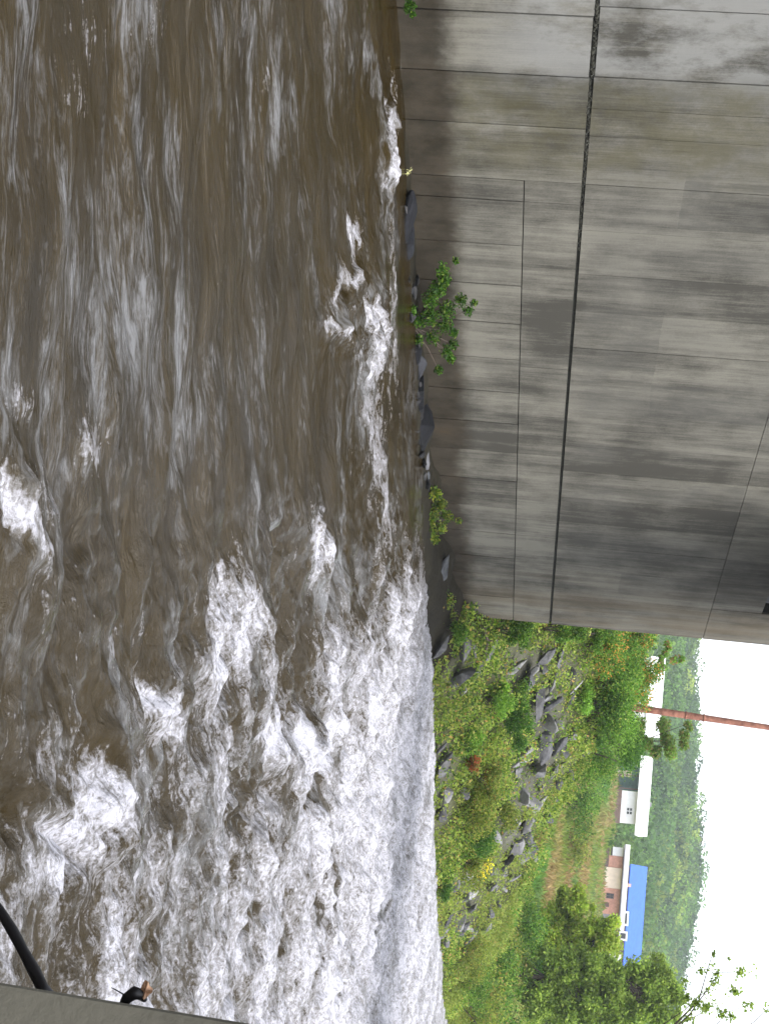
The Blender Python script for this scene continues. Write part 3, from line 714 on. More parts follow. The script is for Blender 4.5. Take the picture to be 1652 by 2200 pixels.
# ------------------------------------------------------------------ vegetation
def weeds():
    """low weeds and grass that cover bank and field, nobody could count them"""
    r = np.random.default_rng(11)
    C = []; Sz = []; T = []
    n = 330000
    y = r.uniform(36.5, 82, n); s = r.uniform(-.15, 17, n) ; x = edge_x(y) - s
    z = H(x, y); U, V = project(np.stack([x, y, z], -1))
    ok = (U > 1290) & (U < 2320) & ~((x < WX) & (y < 37.7))
    rk = in_rocky(U, V)
    cl = fbm(x * .9, y * .9, 3, 70)
    dens = np.clip(1.0 + cl * .9 - rk * 1.25, 0.05, 1)
    ok &= r.random(n) < dens
    x, y, z, U, V, cl = [a[ok] for a in (x, y, z, U, V, cl)]
    n = len(x)
    hh = r.random(n) ** 1.4 * (.18 + .45 * np.clip(cl + .5, 0, 1.3))
    P = np.stack([x, y, z + hh], -1)
    v, f = leaves(P, r.uniform(.08, .15, n), .55, .3, 3)
    tone = .95 + .55 * np.clip(.5 + .8 * N2(x * .5, y * .5, 33), 0, 1)
    base = pick_tint(n, PAL_BUSH, [.2, .28, .24, .12, .12, .04], 5, .12)
    yel = np.repeat(sst(.0, .6, N2(x * .22, y * .22, 61) + sst(1560, 1650, U) * .35 * (V < 1110)), 4)[:, None]
    tint = base * np.repeat(tone, 4)[:, None]; tint = tint * (1 - .5 * yel) + np.array([.25, .29, .06]) * .5 * yel
    o = mesh_np('bank_weeds', v, f, MAT['leaf'], tint=tint)
    tag(o, 'dense low green weeds spreading over the stony river bank', 'weeds', kind='stuff')
    # field grass further off
    n = 90000
    d = 52 * np.exp(r.random(n) * math.log(240 / 52)); a = r.uniform(-.50, -.06, n)
    x = a * d; y = np.sqrt(np.maximum(1, d * d - x * x)); sd_ = edge_x(y) - x
    ok = (sd_ > np.interp(y, CY, CZ) / .62 - .5) & (y > 50)
    x, y, d = x[ok], y[ok], d[ok]; n = len(x); z = H(x, y)
    U, V = project(np.stack([x, y, z], -1))
    ht = (.25 + .2 * r.random(n)) * (.8 + d / 120)
    P = np.stack([x, y, z + ht * .3], -1)
    v, f = leaves(P, ht * 1.2, .22, .85, 4)
    m = N2(x * .07, y * .12, 88) + .5 * N2(x * .2, y * .2, 89)
    g1 = np.array([.17, .24, .04]); g2 = np.array([.28, .20, .08]); g3 = np.array([.11, .18, .04]); g4 = np.array([.12, .30, .045])
    w2 = sst(-.1, .5, m)[:, None]; w3 = sst(.1, .6, -m)[:, None]
    t = g1 * (1 - w2) + g2 * w2; t = t * (1 - w3) + g3 * w3
    line = np.interp(U, [1800, 1850, 1900, 1950, 2000, 2050, 2120, 2200], [1170, 1150, 1128, 1105, 1085, 1068, 1045, 1030])
    w4 = (np.exp(-((V - line) / 16) ** 2) * (U > 1820))[:, None] * .85
    w5 = np.exp(-((U - 1690) / 50) ** 2 - ((V - 1290) / 14) ** 2)[:, None]
    t = t * (1 - w4) + g4 * w4; t = t * (1 - w5) + np.array([.09, .22, .03]) * w5
    t = t * (1 + r.uniform(-.3, .3, (n, 1)))
    o = mesh_np('field_grass', v, f, MAT['leaf'], tint=np.repeat(t, 4, 0))
    tag(o, 'rough yellow green grass field rising behind the stony bank', 'grass', kind='stuff')
weeds()

def ball_points(r, n, c, rad, shell=.45):
    a = r.normal(size=(n, 3)); a /= np.linalg.norm(a, axis=1)[:, None]
    q = (shell + (1 - shell) * r.random(n)) ** .8
    return np.array(c) + a * q[:, None] * np.array(rad)
def shrub(name, base, w, h, n, leaf, pal, wts, label, cat, seed, group=None, stems=5, lean=(0, 0), flat=1.0):
    r = np.random.default_rng(seed); base = np.array(base)
    root = empty(name, base)
    tag(root, label, cat, group)
    lst = []; cl = []
    k = max(4, int(7 + w * 2))
    for i in range(k):
        a = r.uniform(0, 6.28); q = r.random() ** .6
        tip = np.array([math.cos(a) * w * .42 * q + lean[0], math.sin(a) * w * .42 * q * flat + lean[1], h * (.38 + .5 * r.random() * (1.1 - q * .5))])
        cl.append((tip, r.uniform(.16, .30) * w))
        if i < stems:
            mid = tip * .5 + np.array([0, 0, .08 * h])
            lst.append(([(0, 0, -.05), tuple(mid), tuple(tip)], [.012 + .012 * h, .01 + .005 * h, .004]))
    tubes('stem', lst, MAT['bark'], root, 5)
    C = []; per = n // k
    for tip, rad in cl: C.append(ball_points(r, per, tip, (rad, rad * flat, rad * .8), .2))
    C = np.concatenate(C); C[:, 2] = np.maximum(C[:, 2], -.02)
    v, f = leaves(C, r.uniform(.7, 1.3, len(C)) * leaf, .5, .1, seed)
    clump = np.repeat(r.uniform(.7, 1.25, k), per)
    t = pick_tint(len(C), pal, wts, seed, .14, clump)
    mesh_np('foliage', v, f, MAT['leaf'], root, tint=t)
    return root
BRIGHT = [(.022, .060, .007), (.036, .085, .010), (.012, .034, .005), (.075, .11, .022)]
# plants along the wall foot
def wall_pt(U, V, off=.6):
    return at_x(U, V, WX + off)
b1 = wall_pt(690, 872); b1[2] = 0.0
def sprawl(name, items, leaf, pal, wts, label, cat, seed, basept):
    """open branching plant: leaf clusters at measured tips joined to one root by thin branches"""
    r = np.random.default_rng(seed); root = empty(name, basept); tag(root, label, cat)
    lst = []; C = []; cl = []
    for (U, V, rp, n, off) in items:
        n = int(n * 1.8); p = wall_pt(U, V, off) - basept; rad = rp * px2m(p + basept)
        C.append(ball_points(r, n, p, (min(rad * .7, off * .8), rad, rad * .8), .05)); cl += [r.uniform(.75, 1.25)] * n
        mid = p * .5 + np.array([0, 0, .05]); lst.append(([(0, 0, 0), tuple(mid), tuple(p)], [.014, .009, .004]))
    tubes('branch', lst, MAT['bark'], root, 5)
    C = np.concatenate(C); v, f = leaves(C, r.uniform(.7, 1.3, len(C)) * leaf, .45, .05, seed)
    mesh_np('foliage', v, f, MAT['leaf'], root, tint=pick_tint(len(C), pal, wts, seed, .3, np.array(cl)))
sprawl('leafy_shrub', [(560, 978, 9, 45, .5), (578, 950, 20, 90, .5), (600, 955, 22, 120, .5), (620, 940, 26, 170, .55), (642, 925, 26, 150, .6), (645, 990, 20, 80, .45),
                       (665, 960, 28, 170, .55), (668, 1005, 16, 70, .45), (650, 1018, 12, 35, .45), (680, 925, 28, 170, .6), (690, 900, 22, 110, .6), (700, 955, 26, 120, .5), (715, 975, 14, 60, .5),
                       (725, 930, 24, 90, .55), (740, 972, 16, 70, .45), (755, 960, 20, 110, .5), (770, 968, 14, 70, .5), (795, 942, 13, 80, .5), (665, 885, 16, 60, .7), (730, 900, 16, 60, .6)],
       .075, BRIGHT, [.35, .3, .2, .15], 'sprawling bright green shrub against the wet foot of the concrete wall', 'shrub', 3, wall_pt(700, 885, .5))
sprawl('leafy_shrub', [(730, 868, 14, 70, .9), (745, 875, 10, 40, .9)], .07, BRIGHT, [.4, .3, .2, .1], 'little green sprig hanging over the water below the big shrub', 'plant', 4, wall_pt(735, 880, .8))
sprawl('leafy_shrub', [(8, 878, 12, 60, .4), (20, 874, 12, 60, .4), (30, 886, 10, 50, .4), (12, 888, 9, 40, .4)], .05, BRIGHT, [.5, .2, .25, .05], 'tiny dark green weed at the wall foot by the top edge of the photo', 'plant', 5, wall_pt(16, 868, .3))
sprawl('leafy_shrub', [(1060, 935, 22, 120, .7), (1085, 945, 22, 140, .7), (1105, 925, 26, 160, .8), (1125, 915, 24, 160, .9), (1110, 960, 22, 90, .6), (1150, 920, 24, 160, .9), (1135, 945, 20, 110, .7), (1160, 935, 16, 60, .7), (1120, 985, 10, 25, .5)],
       .085, [(.10, .12, .02), (.05, .09, .015), (.03, .06, .012), (.16, .16, .04)], [.35, .3, .2, .15], 'yellow green weed clump at the wall foot past the dark boulders', 'plant', 6, wall_pt(1110, 900, .7))
sprawl('leafy_shrub', [(1200, 912, 20, 90, 1.0), (1215, 925, 16, 60, .9), (1270, 925, 26, 150, 1.1), (1300, 935, 28, 190, 1.1), (1290, 960, 26, 130, .8), (1320, 965, 24, 130, .8), (1330, 930, 30, 200, 1.3), (1265, 950, 18, 70, .8), (1325, 995, 18, 60, .5), (1345, 975, 20, 90, .7)],
       .085, PAL_BUSH, [.2, .25, .2, .1, .15, .1], 'mixed green weeds round the pale leaning slab at the wall end', 'plant', 8, wall_pt(1280, 915, 1.0))
sprawl('leafy_shrub', [(366, 880, 9, 8, .35), (372, 876, 6, 6, .35)], .05, [(.35, .33, .25)], [1], 'wisp of pale dry stalks at the wall foot above the whitewater', 'plant', 9, wall_pt(368, 866, .3))

G1 = [(.035, .085, .014), (.06, .125, .022), (.095, .165, .035), (.022, .05, .013), (.16, .19, .05)]
SH = [  # U, V(base), width px, height px, leaves, palette key, label
    (1400, 1365, 80, 60, 1500, 'o', 'reddish tipped bush on the skyline touching the wall'),
      (1470, 1362, 90, 50, 1600, 'g', 'green bush hiding the white shed left of the pole'),
      (1352, 1060, 70, 90, 1500, 'g', 'dark green bush pressed against the wall end, lowest of that row'),
    (1350, 1150, 70, 110, 1700, 'g', 'green bush by the wall end above the lowest one'),
    (1362, 1235, 80, 100, 1700, 'g', 'leafy bush by the wall end at the height of the stone crest'),
    (1375, 1320, 80, 90, 1700, 'o', 'bush with orange turning leaves high beside the wall end'),
    (1440, 1330, 90, 70, 1800, 'o', 'rust orange and green bush on top of the bank near the wall'),
    (1420, 1390, 60, 70, 900, 'l', 'loose light green sapling in front of the far hill by the wall'),
    (1500, 1300, 100, 90, 2300, 'g', 'big green bush on the bank top left of the red pole'),
    (1545, 1255, 90, 80, 1900, 'd', 'dark hollow bush on the crest left of the pole foot'),
    (1575, 1300, 80, 90, 1900, 'l', 'bright yellow green bush around the foot of the red pole'),
    (1620, 1250, 90, 80, 1900, 'g', 'green bush on the crest right of the pole'),
    (1490, 1230, 70, 40, 900, 'l', 'low pale green mound among the upper stones'),
    (1500, 1040, 60, 60, 1100, 'l', 'bright green leafy plant low in the middle of the bank'),
    (1545, 1060, 100, 80, 2100, 'd', 'dark green spreading bush in the middle of the bank'),
    (1500, 1085, 70, 50, 1000, 'g', 'green bush just left of the dark spreading one'),
    (1590, 990, 50, 45, 900, 'l', 'small vivid green plant over a black gap in the stones'),
    (1625, 1000, 46, 30, 500, 'r', 'small rust red plant low on the bank'),
    (1665, 1030, 30, 24, 260, 'r', 'second smaller rust red plant on the grassy mound'),
    (1660, 1010, 120, 70, 2400, 'y', 'yellow green grassy bush making the mound over the water'),
    (1740, 990, 110, 80, 2300, 'y', 'olive bush on the mound right of the yellow one'),
    (1790, 985, 90, 75, 2000, 'd', 'dark green bush low by the water at the end of the mound'),
    (1850, 985, 80, 60, 1700, 'y', 'bush dotted with yellow flowers low on the bank'),
    (1740, 1060, 80, 50, 1300, 'y', 'yellowish weeds high on the mound below the stone row'),
    (1640, 1260, 110, 55, 1700, 'g', 'wide green bush under the lawn of the white house'),
    (1720, 1215, 110, 60, 1700, 'g', 'grey green bush right behind the beam like stone'),
    (1790, 1215, 100, 50, 1400, 'y', 'olive bush in the field right of the stone bend'),
    (1900, 935, 60, 30, 700, 'd', 'dark weeds hanging to the water left of the long ledges'),
    (2050, 985, 80, 60, 1500, 'y', 'bush with brown stems at the water right of the stones'),
    (2110, 985, 90, 70, 1700, 'g', 'leafy green bush by the water at the right'),
    (2170, 1000, 90, 70, 1700, 'y', 'pale green bush furthest right at the water edge'),
    (2140, 1080, 110, 50, 1600, 'p', 'pale seeding grass clump below the right trees'),
    (1350, 960, 50, 40, 700, 'g', 'low weeds at the water just at the wall corner')]
PALS = {'g': (G1, [.25, .3, .22, .15, .08]), 'd': ([(.02, .055, .012), (.035, .085, .016), (.055, .11, .02)], [.4, .4, .2]),
        'o': (G1 + [(.30, .13, .04)], [.2, .25, .2, .1, .08, .17]), 'l': ([(.09, .18, .03), (.13, .22, .045), (.05, .11, .02)], [.4, .35, .25]),
        'r': ([(.22, .06, .035), (.14, .07, .03), (.08, .10, .03)], [.5, .3, .2]), 'y': ([(.13, .16, .035), (.08, .12, .025), (.18, .19, .05), (.05, .08, .02), (.17, .12, .05)], [.3, .25, .15, .2, .1]),
        'p': ([(.24, .25, .11), (.14, .18, .06), (.30, .27, .15)], [.4, .4, .2])}
for k, (U, V, wp, hp, n, pk, lab) in enumerate(SH):
    p = hit(U, V)
    if p is None: continue
    m_ = px2m(p); pal, wt = PALS[pk]
    shrub('bush', p, wp * m_ * 1.25, hp * m_ * 1.05, int(n * 1.5), .085 if m_ < .03 else .2, pal, wt, lab, 'bush', 100 + k)
for k, (U, d, wd, ht, pk, lab) in enumerate([
        (1388, 50, 1.6, 1.6, 'o', 'tall orange tipped bush on the bank top nearest the wall corner'), (1415, 53, 1.8, 1.3, 'g', 'bank top bush second from the wall corner'),
        (1445, 55, 1.9, 1.4, 'o', 'bank top bush with rusty leaves before the left end of the white shed'), (1474, 54, 1.7, 1.3, 'l', 'pale green bank top bush before the white shed'),
        (1500, 54, 1.8, 1.6, 'd', 'dark bank top bush just left of the red pole'), (1530, 53.5, 1.8, 1.7, 'g', 'bank top bush hiding the foot of the red pole'),
        (1556, 55, 1.8, 1.9, 'l', 'bright bank top bush just right of the red pole'), (1585, 57, 1.9, 2.0, 'd', 'dark bank top bush under the thin airy tree'),
        (1615, 59, 2.0, 2.0, 'g', 'bank top bush at the left end of the lawn'), (1650, 60, 1.9, 1.3, 'g', 'low bank top bush below the lawn')]):
    p = at_d(U, 1300, d); p[2] = float(H(p[0], p[1])) - .05
    pal, wt = PALS[pk]; shrub('bush', p, wd * 1.3, ht * 1.15, 3000, .095, pal, wt, lab, 'bush', 400 + k)
for k, (U, d, wd, ht, pk, lab) in enumerate([
        (1975, 78, 2.6, 1.6, 'g', 'low scrub at the foot of the round tree, left side'), (2050, 74, 2.6, 1.5, 'y', 'olive scrub between the two meadow trees'),
        (2110, 70, 2.8, 1.7, 'g', 'green scrub under the dark tree at the right'), (2165, 68, 2.8, 1.9, 'y', 'tall yellowish scrub near the bottom right edge of the photo'),
        (2200, 74, 2.8, 2.4, 'g', 'tall scrub cut by the bottom edge of the photo'), (2080, 84, 3, 2.2, 'd', 'dark scrub behind the meadow trees')]):
    p = at_d(U, 1100, d); p[2] = float(H(p[0], p[1])) - .05
    pal, wt = PALS[pk]; shrub('bush', p, wd * 1.3, ht * 1.15, 2600, .15, pal, wt, lab, 'bush', 600 + k)
# forked dead stick on the bank
q0 = hit(1345, 1005); q1 = hit(1400, 1020)
o = tubes('dead_branch', [([q0 + [0, 0, .35], (q0 + q1) / 2 + [0, 0, .4], q1 + [0, 0, .25]], [.03, .045, .05]), ([(q0 + q1) / 2 + [0, 0, .4], hit(1375, 1035) + [0, 0, .3]], [.03, .015])], MAT['bark'])
tag(o, 'bleached forked dead branch lying beside the wall end', 'branch')
# yellow flower heads
yf = shrub('flower_clump', hit(1855, 1015), 1.3, .7, 160, .09, [(.55, .42, .03)], [1], 'loose yellow flowers over the low bush near the water', 'flowers', 77)

def tree(name, base, trunk_h, crown, leaf, n, pal, wts, label, seed, tr=.14, group=None):
    """crown: list of (dx,dy,dz,rx,ry,rz) blobs in metres"""
    r = np.random.default_rng(seed); base = np.array(base); root = empty(name, base); tag(root, label, 'tree', group)
    top = (r.uniform(-.3, .3), r.uniform(-.3, .3), trunk_h)
    tube('trunk', [(0, 0, -.3), (r.uniform(-.1, .1), 0, trunk_h * .35), (r.uniform(-.2, .2), .1, trunk_h * .7), top], [tr, tr * .8, tr * .6, tr * .3], MAT['bark'], root, 8)
    lst = []; C = []; cl = []; tot = sum((c[3] * c[5]) for c in crown)
    for c in crown:
        k = max(2, int(9 * c[3] * c[5] / 4)); nn = int(n * c[3] * c[5] / tot)
        z0 = min(trunk_h * .95, max(trunk_h * .35, c[2] - c[5]))
        lst.append(([(0, 0, z0), (c[0] * .5, c[1] * .5, (z0 + c[2]) / 2), (c[0], c[1], c[2])], [tr * .4, tr * .25, tr * .08]))
        per = max(8, nn // k)
        for j in range(k):
            s_ = ball_points(r, 1, c[:3], (c[3] * .8, c[4] * .8, c[5] * .8), .4)[0]
            q = r.uniform(.4, .75) * min(c[3], c[5])
            C.append(s_ + np.clip(r.normal(size=(per, 3)), -2, 2) * np.array([q, q, q * .8]) * .52); cl += [r.uniform(.7, 1.25)] * per
            lst.append(([(c[0], c[1], c[2]), tuple((np.array(c[:3]) + s_) / 2 + [0, 0, -.1]), tuple(s_)], [tr * .1, tr * .07, tr * .03]))
    tubes('limb', lst, MAT['bark'], root, 5)
    C = np.concatenate(C); v, f = leaves(C, r.uniform(.7, 1.3, len(C)) * leaf, .55, 0, seed)
    mesh_np('crown', v, f, MAT['leaf'], root, tint=pick_tint(len(C), pal, wts, seed, .15, np.array(cl)))
    return root
TG = [(.14, .20, .045), (.18, .24, .06), (.21, .26, .08), (.09, .14, .035)]
def tree_px(U, V, d, blobs, n, leaf, label, seed, pal=TG, wts=(.3, .3, .2, .2), tr=.14, th=None):
    """blobs: (U,V,radius px) of crown masses at distance d"""
    b = at_d(U, V, d); g = float(H(b[0], b[1])); base = np.array([b[0], b[1], g])
    cr = []
    r = random.Random(seed)
    for (u, v, q) in blobs:
        c = at_d(u, v, d) - base; m_ = d / FPX
        cr.append((c[0], c[1] + r.uniform(-.4, .4) * q * m_, c[2], q * m_, q * m_, q * m_ * .9))
    t_h = th or max(c[2] for c in cr) * .75
    return tree('broadleaf_tree', base, t_h, cr, leaf, n, pal, wts, label, seed, tr)
def fill(seed, ells):
    r = random.Random(seed); o = []
    for (u, v, ru, rv, n, q) in ells:
        for k in range(n):
            a = r.uniform(0, 6.28); t = r.random() ** .5
            o.append((u + ru * t * math.cos(a), v + rv * t * math.sin(a), q * r.uniform(.6, 1.25)))
    return o
LG = [(.20, .27, .045), (.23, .29, .06), (.14, .20, .04), (.26, .26, .08)]
tree_px(2025, 1110, 84, fill(1, [(1998, 1235, 66, 82, 46, 30), (2000, 1300, 40, 20, 8, 18), (1940, 1215, 28, 36, 10, 22), (2015, 1170, 55, 40, 16, 26)]), 34000, .20,
        'round bright green tree left of the right hand pair on the river meadow', 301, LG, (.35, .3, .2, .15), .11)
tree_px(2090, 1110, 80, fill(2, [(2145, 1290, 70, 130, 80, 32), (2105, 1405, 35, 50, 18, 20), (2085, 1240, 40, 60, 16, 28), (2160, 1425, 60, 35, 18, 24), (2120, 1170, 80, 50, 26, 28)]), 52000, .20,
        'dark green tree at the right whose bare branch tips stand against the sky', 302, TG, (.35, .25, .1, .3), .15)
tree_px(2190, 1120, 90, fill(3, [(2190, 1180, 70, 90, 40, 32), (2240, 1320, 60, 120, 26, 34), (2120, 1130, 60, 40, 16, 26)]), 30000, .22,
        'shadowy tree behind the right hand pair, cut by the bottom edge of the photo', 303, TG, (.35, .3, .15, .2), .15)
tree_px(2120, 1330, 105, fill(4, [(2115, 1350, 50, 70, 22, 28), (2085, 1390, 25, 40, 8, 20)]), 12000, .22,
        'tree in the gap behind the right hand trees at the end of the blue roof', 306, TG, (.35, .3, .15, .2), .2)
tree_px(1590, 1330, 75, [(1580, 1360, 28), (1600, 1400, 30), (1570, 1430, 26), (1610, 1445, 24), (1590, 1470, 20), (1560, 1385, 20), (1600, 1340, 26), (1555, 1475, 14)], 6000, .16,
        'thin airy tree right of the red pole reaching the hill line', 304, [(.07, .12, .03), (.10, .16, .04), (.14, .12, .06)], (.4, .4, .2), .10)
tree_px(1425, 1380, 62, [(1395, 1440, 16), (1415, 1455, 18), (1440, 1420, 22), (1410, 1425, 18)], 900, .14,
        'small reddish green sapling at the wall top corner against the hill', 305, [(.07, .14, .03), (.16, .09, .05), (.10, .17, .04)], (.5, .2, .3), .05)

# overhanging twig sprays against the sky at the right
def spray():
    r = np.random.default_rng(91)
    d = 38
    paths = [[(2230, 1380), (2170, 1470), (2140, 1500), (2115, 1545), (2125, 1580), (2140, 1600)], [(2230, 1400), (2180, 1500), (2160, 1530), (2178, 1560), (2195, 1590)],
             [(2230, 1480), (2200, 1540), (2175, 1560), (2160, 1605), (2150, 1620)], [(2180, 1480), (2110, 1530), (2090, 1545), (2088, 1600), (2092, 1615)], [(2150, 1500), (2080, 1520), (2050, 1530)],
             [(2200, 1490), (2150, 1478), (2120, 1470), (2095, 1475)], [(2230, 1560), (2195, 1620), (2175, 1640), (2160, 1660)]]
    base_b = at_d(2330, 1000, d); root = empty('overhanging_tree', (base_b[0], base_b[1], float(H(base_b[0], base_b[1])))); B = np.array(root.location)
    tag(root, 'tree mostly out of frame whose leafy twig tips dangle before the white sky', 'tree')
    tp = at_d(2300, 1350, d) - B
    tube('trunk', [(0, 0, -.3), tuple(tp * .5), tuple(tp)], [.2, .16, .09], MAT['bark'], root)
    lst = []; C = []
    for pth in paths:
        P = [at_d(u, v, d + i * .15) - B for i, (u, v) in enumerate(pth)]
        lst.append(([tuple(tp)] + [tuple(p) for p in P], [.05, .018] + [.010 - .0013 * i for i in range(len(P) - 1)]))
        for a, b_ in zip(P[:-1], P[1:]):
            L = np.linalg.norm(b_ - a)
            for k in range(max(1, int(L / .28))):
                if r.random() < .45: continue
                c = a + (b_ - a) * r.random() + r.normal(0, .04, 3)
                C.append(c + r.normal(0, .085, (int(r.uniform(6, 24)), 3)))
    tubes('twig', lst, MAT['bark'], root, 5)
    for u, v, q, k in [(2110, 1468, 10, 30), (2085, 1505, 10, 40), (2092, 1540, 12, 45), (2090, 1590, 14, 60), (2112, 1535, 12, 50), (2130, 1578, 13, 55), (2160, 1605, 12, 45), (2155, 1495, 16, 90), (2165, 1515, 16, 90), (2180, 1550, 15, 60), (2183, 1570, 13, 50), (2050, 1533, 7, 25), (2060, 1565, 5, 10), (2190, 1470, 11, 40), (2145, 1475, 12, 50)]:
        C.append(ball_points(r, k, at_d(u, v, d) - B, (q * d / FPX,) * 3, .05))
    C = np.concatenate(C); v, f = leaves(C, r.uniform(.8, 1.4, len(C)) * .085, .6, 0, 5)
    mesh_np('foliage', v, f, MAT['leaf'], root, tint=pick_tint(len(C), TG, (.3, .3, .2, .2), 6, .25))
spray()

# ------------------------------------------------------------------ red pole
pb = at_d(1520, 1352, 56); gz = float(H(pb[0], pb[1]))
ptop = at_d(1563, 1652, 56.3); dirp = (ptop - at_d(1523, 1380, 56)); top = at_d(1523, 1380, 56) + dirp * 1.9
bot = at_d(1523, 1380, 56) - dirp * ((at_d(1523, 1380, 56)[2] - gz + .6) / dirp[2])
pole = empty('rusty_pole', bot); tag(pole, 'rusty red leaning pole rising behind the bank top bushes into the sky', 'pole')
L_ = top - bot
tube('shaft', [tuple(L_ * t) for t in (0, .25, .5, .75, 1)], [.150, .132, .114, .096, .080], MAT['rust'], pole, 14)
for t in (.34, .40):
    tube('collar', [tuple(L_ * t), tuple(L_ * (t + .006))], [.142, .142], MAT['rust'], pole, 14)

# ------------------------------------------------------------------ houses
def frame_at(name, U, V, d, label, cat='house', turn=0.0):
    p = at_d(U, V, d); az = math.atan2(p[1], p[0]) - math.pi / 2
    o = empty(name, p, az + turn); tag(o, label, cat); return o
def lbox(name, x0, x1, y0, y1, z0, z1, mat, par): return box(name, x0, x1, y0, y1, z0, z1, mat, par)
def gable(name, x0, x1, y0, y1, z0, rise, mat, par, ov=.3, th=.12):
    ym = (y0 + y1) / 2; a = [(x0 - ov, y0 - ov, z0), (x1 + ov, y0 - ov, z0), (x1 + ov, ym, z0 + rise), (x0 - ov, ym, z0 + rise), (x1 + ov, y1 + ov, z0), (x0 - ov, y1 + ov, z0)]
    v = a + [(q[0], q[1], q[2] + th) for q in a]
    f = [(0, 3, 2, 1), (3, 5, 4, 2), (6, 7, 8, 9), (9, 8, 10, 11), (0, 1, 7, 6), (4, 5, 11, 10), (1, 2, 8, 7), (2, 4, 10, 8), (3, 0, 6, 9), (5, 3, 9, 11)]
    return poly(name, v, f, mat, par)
def window(par, x0, x1, z0, z1, y, fm, gm):
    w_ = lbox('window', x0, x1, y - .06, y - .003, z0, z1, fm, par)
    t = .12 * (x1 - x0); xm = (x0 + x1) / 2; zm = (z0 + z1) / 2
    for a, b_ in ((x0 + t, xm - t * .4), (xm + t * .4, x1 - t)):
        for c, e in ((z0 + t, zm - t * .3), (zm + t * .3, z1 - t)):
            p = lbox('pane', a, b_, y - .075, y - .062, c, e, gm, w_)
k = 220 / FPX     # metres per pixel at the white house
hw = frame_at('white_house', 1696, 1306, 220, 'low white house with bright white roof and open green porch')
lbox('skirting', -.2, 4.6, 0, 6, .9, 2.0, MAT['brown'], hw)
lbox('wall', -.1, 4.5, .1, 6, 2.0, 4.35, MAT['white'], hw)
window(hw, 2.15, 3.3, 2.75, 3.75, .1, MAT['white'], MAT['glass'])
lbox('porch_wall', -4.6, -.15, 3, 6, 1.2, 4.4, MAT['greenwall'], hw)
lbox('porch_floor', -4.8, -.2, -.2, 3, .6, 1.1, MAT['greywall'], hw)
for x in (-4.6, -2.4, -.5): lbox('porch_post', x, x + .14, -.1, .04, 1.1, 4.3, MAT['brown'], hw)
lbox('porch_door', -3.0, -2.1, 2.94, 2.995, 1.2, 3.3, MAT['cream'], hw)
lbox('fascia', -5.3, 6.0, -.95, -.83, 4.2, 4.62, MAT['white_roof'], hw)
gable('roof', -5.0, 5.8, -.6, 6, 4.55, 1.5, MAT['white_roof'], hw, .3)
fv = frame_at('white_fence', 1722, 1303, 214, 'low broken white board fence in front of the white house', 'fence')
for i, x in enumerate((-1.6, -1.15, -.7, -.25, .2, 1.2, 1.65)): lbox('board', x, x + .38, 0, .05, -.6, .7 - .06 * (i % 3), MAT['white'], fv)
lbox('rail', -1.7, 2.1, .052, .1, .2, .3, MAT['white'], fv)
pk = frame_at('pink_house', 1900, 1278, 200, 'small pink brick house with a flat thin white roof edge', turn=-.02)
k2 = 200 / FPX
def X2(U): return (U - 1900) * k2
lbox('brick_wall', X2(1904), X2(1956), 0, 5, -.2, 3.3, MAT['pink'], pk)
lbox('cream_wall', X2(1862), X2(1903.6), -.05, 5, .85, 3.3, MAT['cream'], pk)
lbox('tan_wall', X2(1838), X2(1861.6), .05, 5, 1.5, 3.3, MAT['pink'], pk)
lbox('white_wall', X2(1820), X2(1837.6), 0, 5, 1.9, 3.3, MAT['white'], pk)
lbox('foundation', X2(1822), X2(1903), .1, 4.9, -.8, .84, MAT['brown'], pk)
lbox('foundation', X2(1822), X2(1860), .12, 4.9, .845, 1.48, MAT['brown'], pk)
lbox('end_post', X2(1956.4), X2(1964), 0, 5, -.3, 3.2, MAT['greywall'], pk)
window(pk, X2(1914), X2(1925), 1.5, 2.5, 0, MAT['brown'], MAT['glass'])
lbox('roof', X2(1813), X2(1985), -.9, 5.6, 3.45, 4.05, MAT['white_roof'], pk)
bl = frame_at('blue_roof_building', 1960, 1318, 240, 'long brown building with a vivid blue roof and two white framed dormers', turn=.0)
k3 = 240 / FPX
def X3(U): return (U - 1960) * k3
lbox('wall', X3(1866), X3(2056), 1.2, 9, -1, 2.2, MAT['brown'], bl)
gable('roof', X3(1862), X3(2060), 1.2, 11, 2.0, 2.9, MAT['blue'], bl, .2)
for (u0, u1) in ((1955, 1984), (1995, 2014)):
    lbox('dormer', X3(u0), X3(u1), .5, 3.2, 1.1, 2.35, MAT['white'], bl)
    lbox('dormer_pane', X3(u0) + .3, X3(u1) - .3, .46, .495, 1.25, 2.1, MAT['glass'], bl)
for u in (2036, 2046): lbox('door', X3(u), X3(u) + .7, 1.14, 1.195, -.4, 1.7, MAT['white'], bl)
lbox('gutter', X2(1813), X2(1985), -1.0, -.905, 3.35, 3.5, MAT['greywall'], pk)
lbox('chimney', X2(1890), X2(1896), 2.2, 2.9, 4.06, 4.7, MAT['pink'], pk)
lbox('door', X2(1933), X2(1942), -.05, -.003, -.15, 1.95, MAT['brown'], pk)
lbox('porch_step', -2.9, -1.9, -1.0, -.21, .3, .6, MAT['greywall'], hw)
lbox('chimney', 1.2, 1.8, 3.2, 3.8, 5.4, 6.5, MAT['greywall'], hw)
wl = frame_at('white_shed', 1497, 1372, 230, 'long white roofed shed half hidden behind the bushes left of the pole', 'shed')
lbox('wall', -6, 5.6, 0, 6, -2, 1.3, MAT['white'], wl)
gable('roof', -6, 5.6, 0, 6, 1.3, 2.3, MAT['white_roof'], wl, .3)
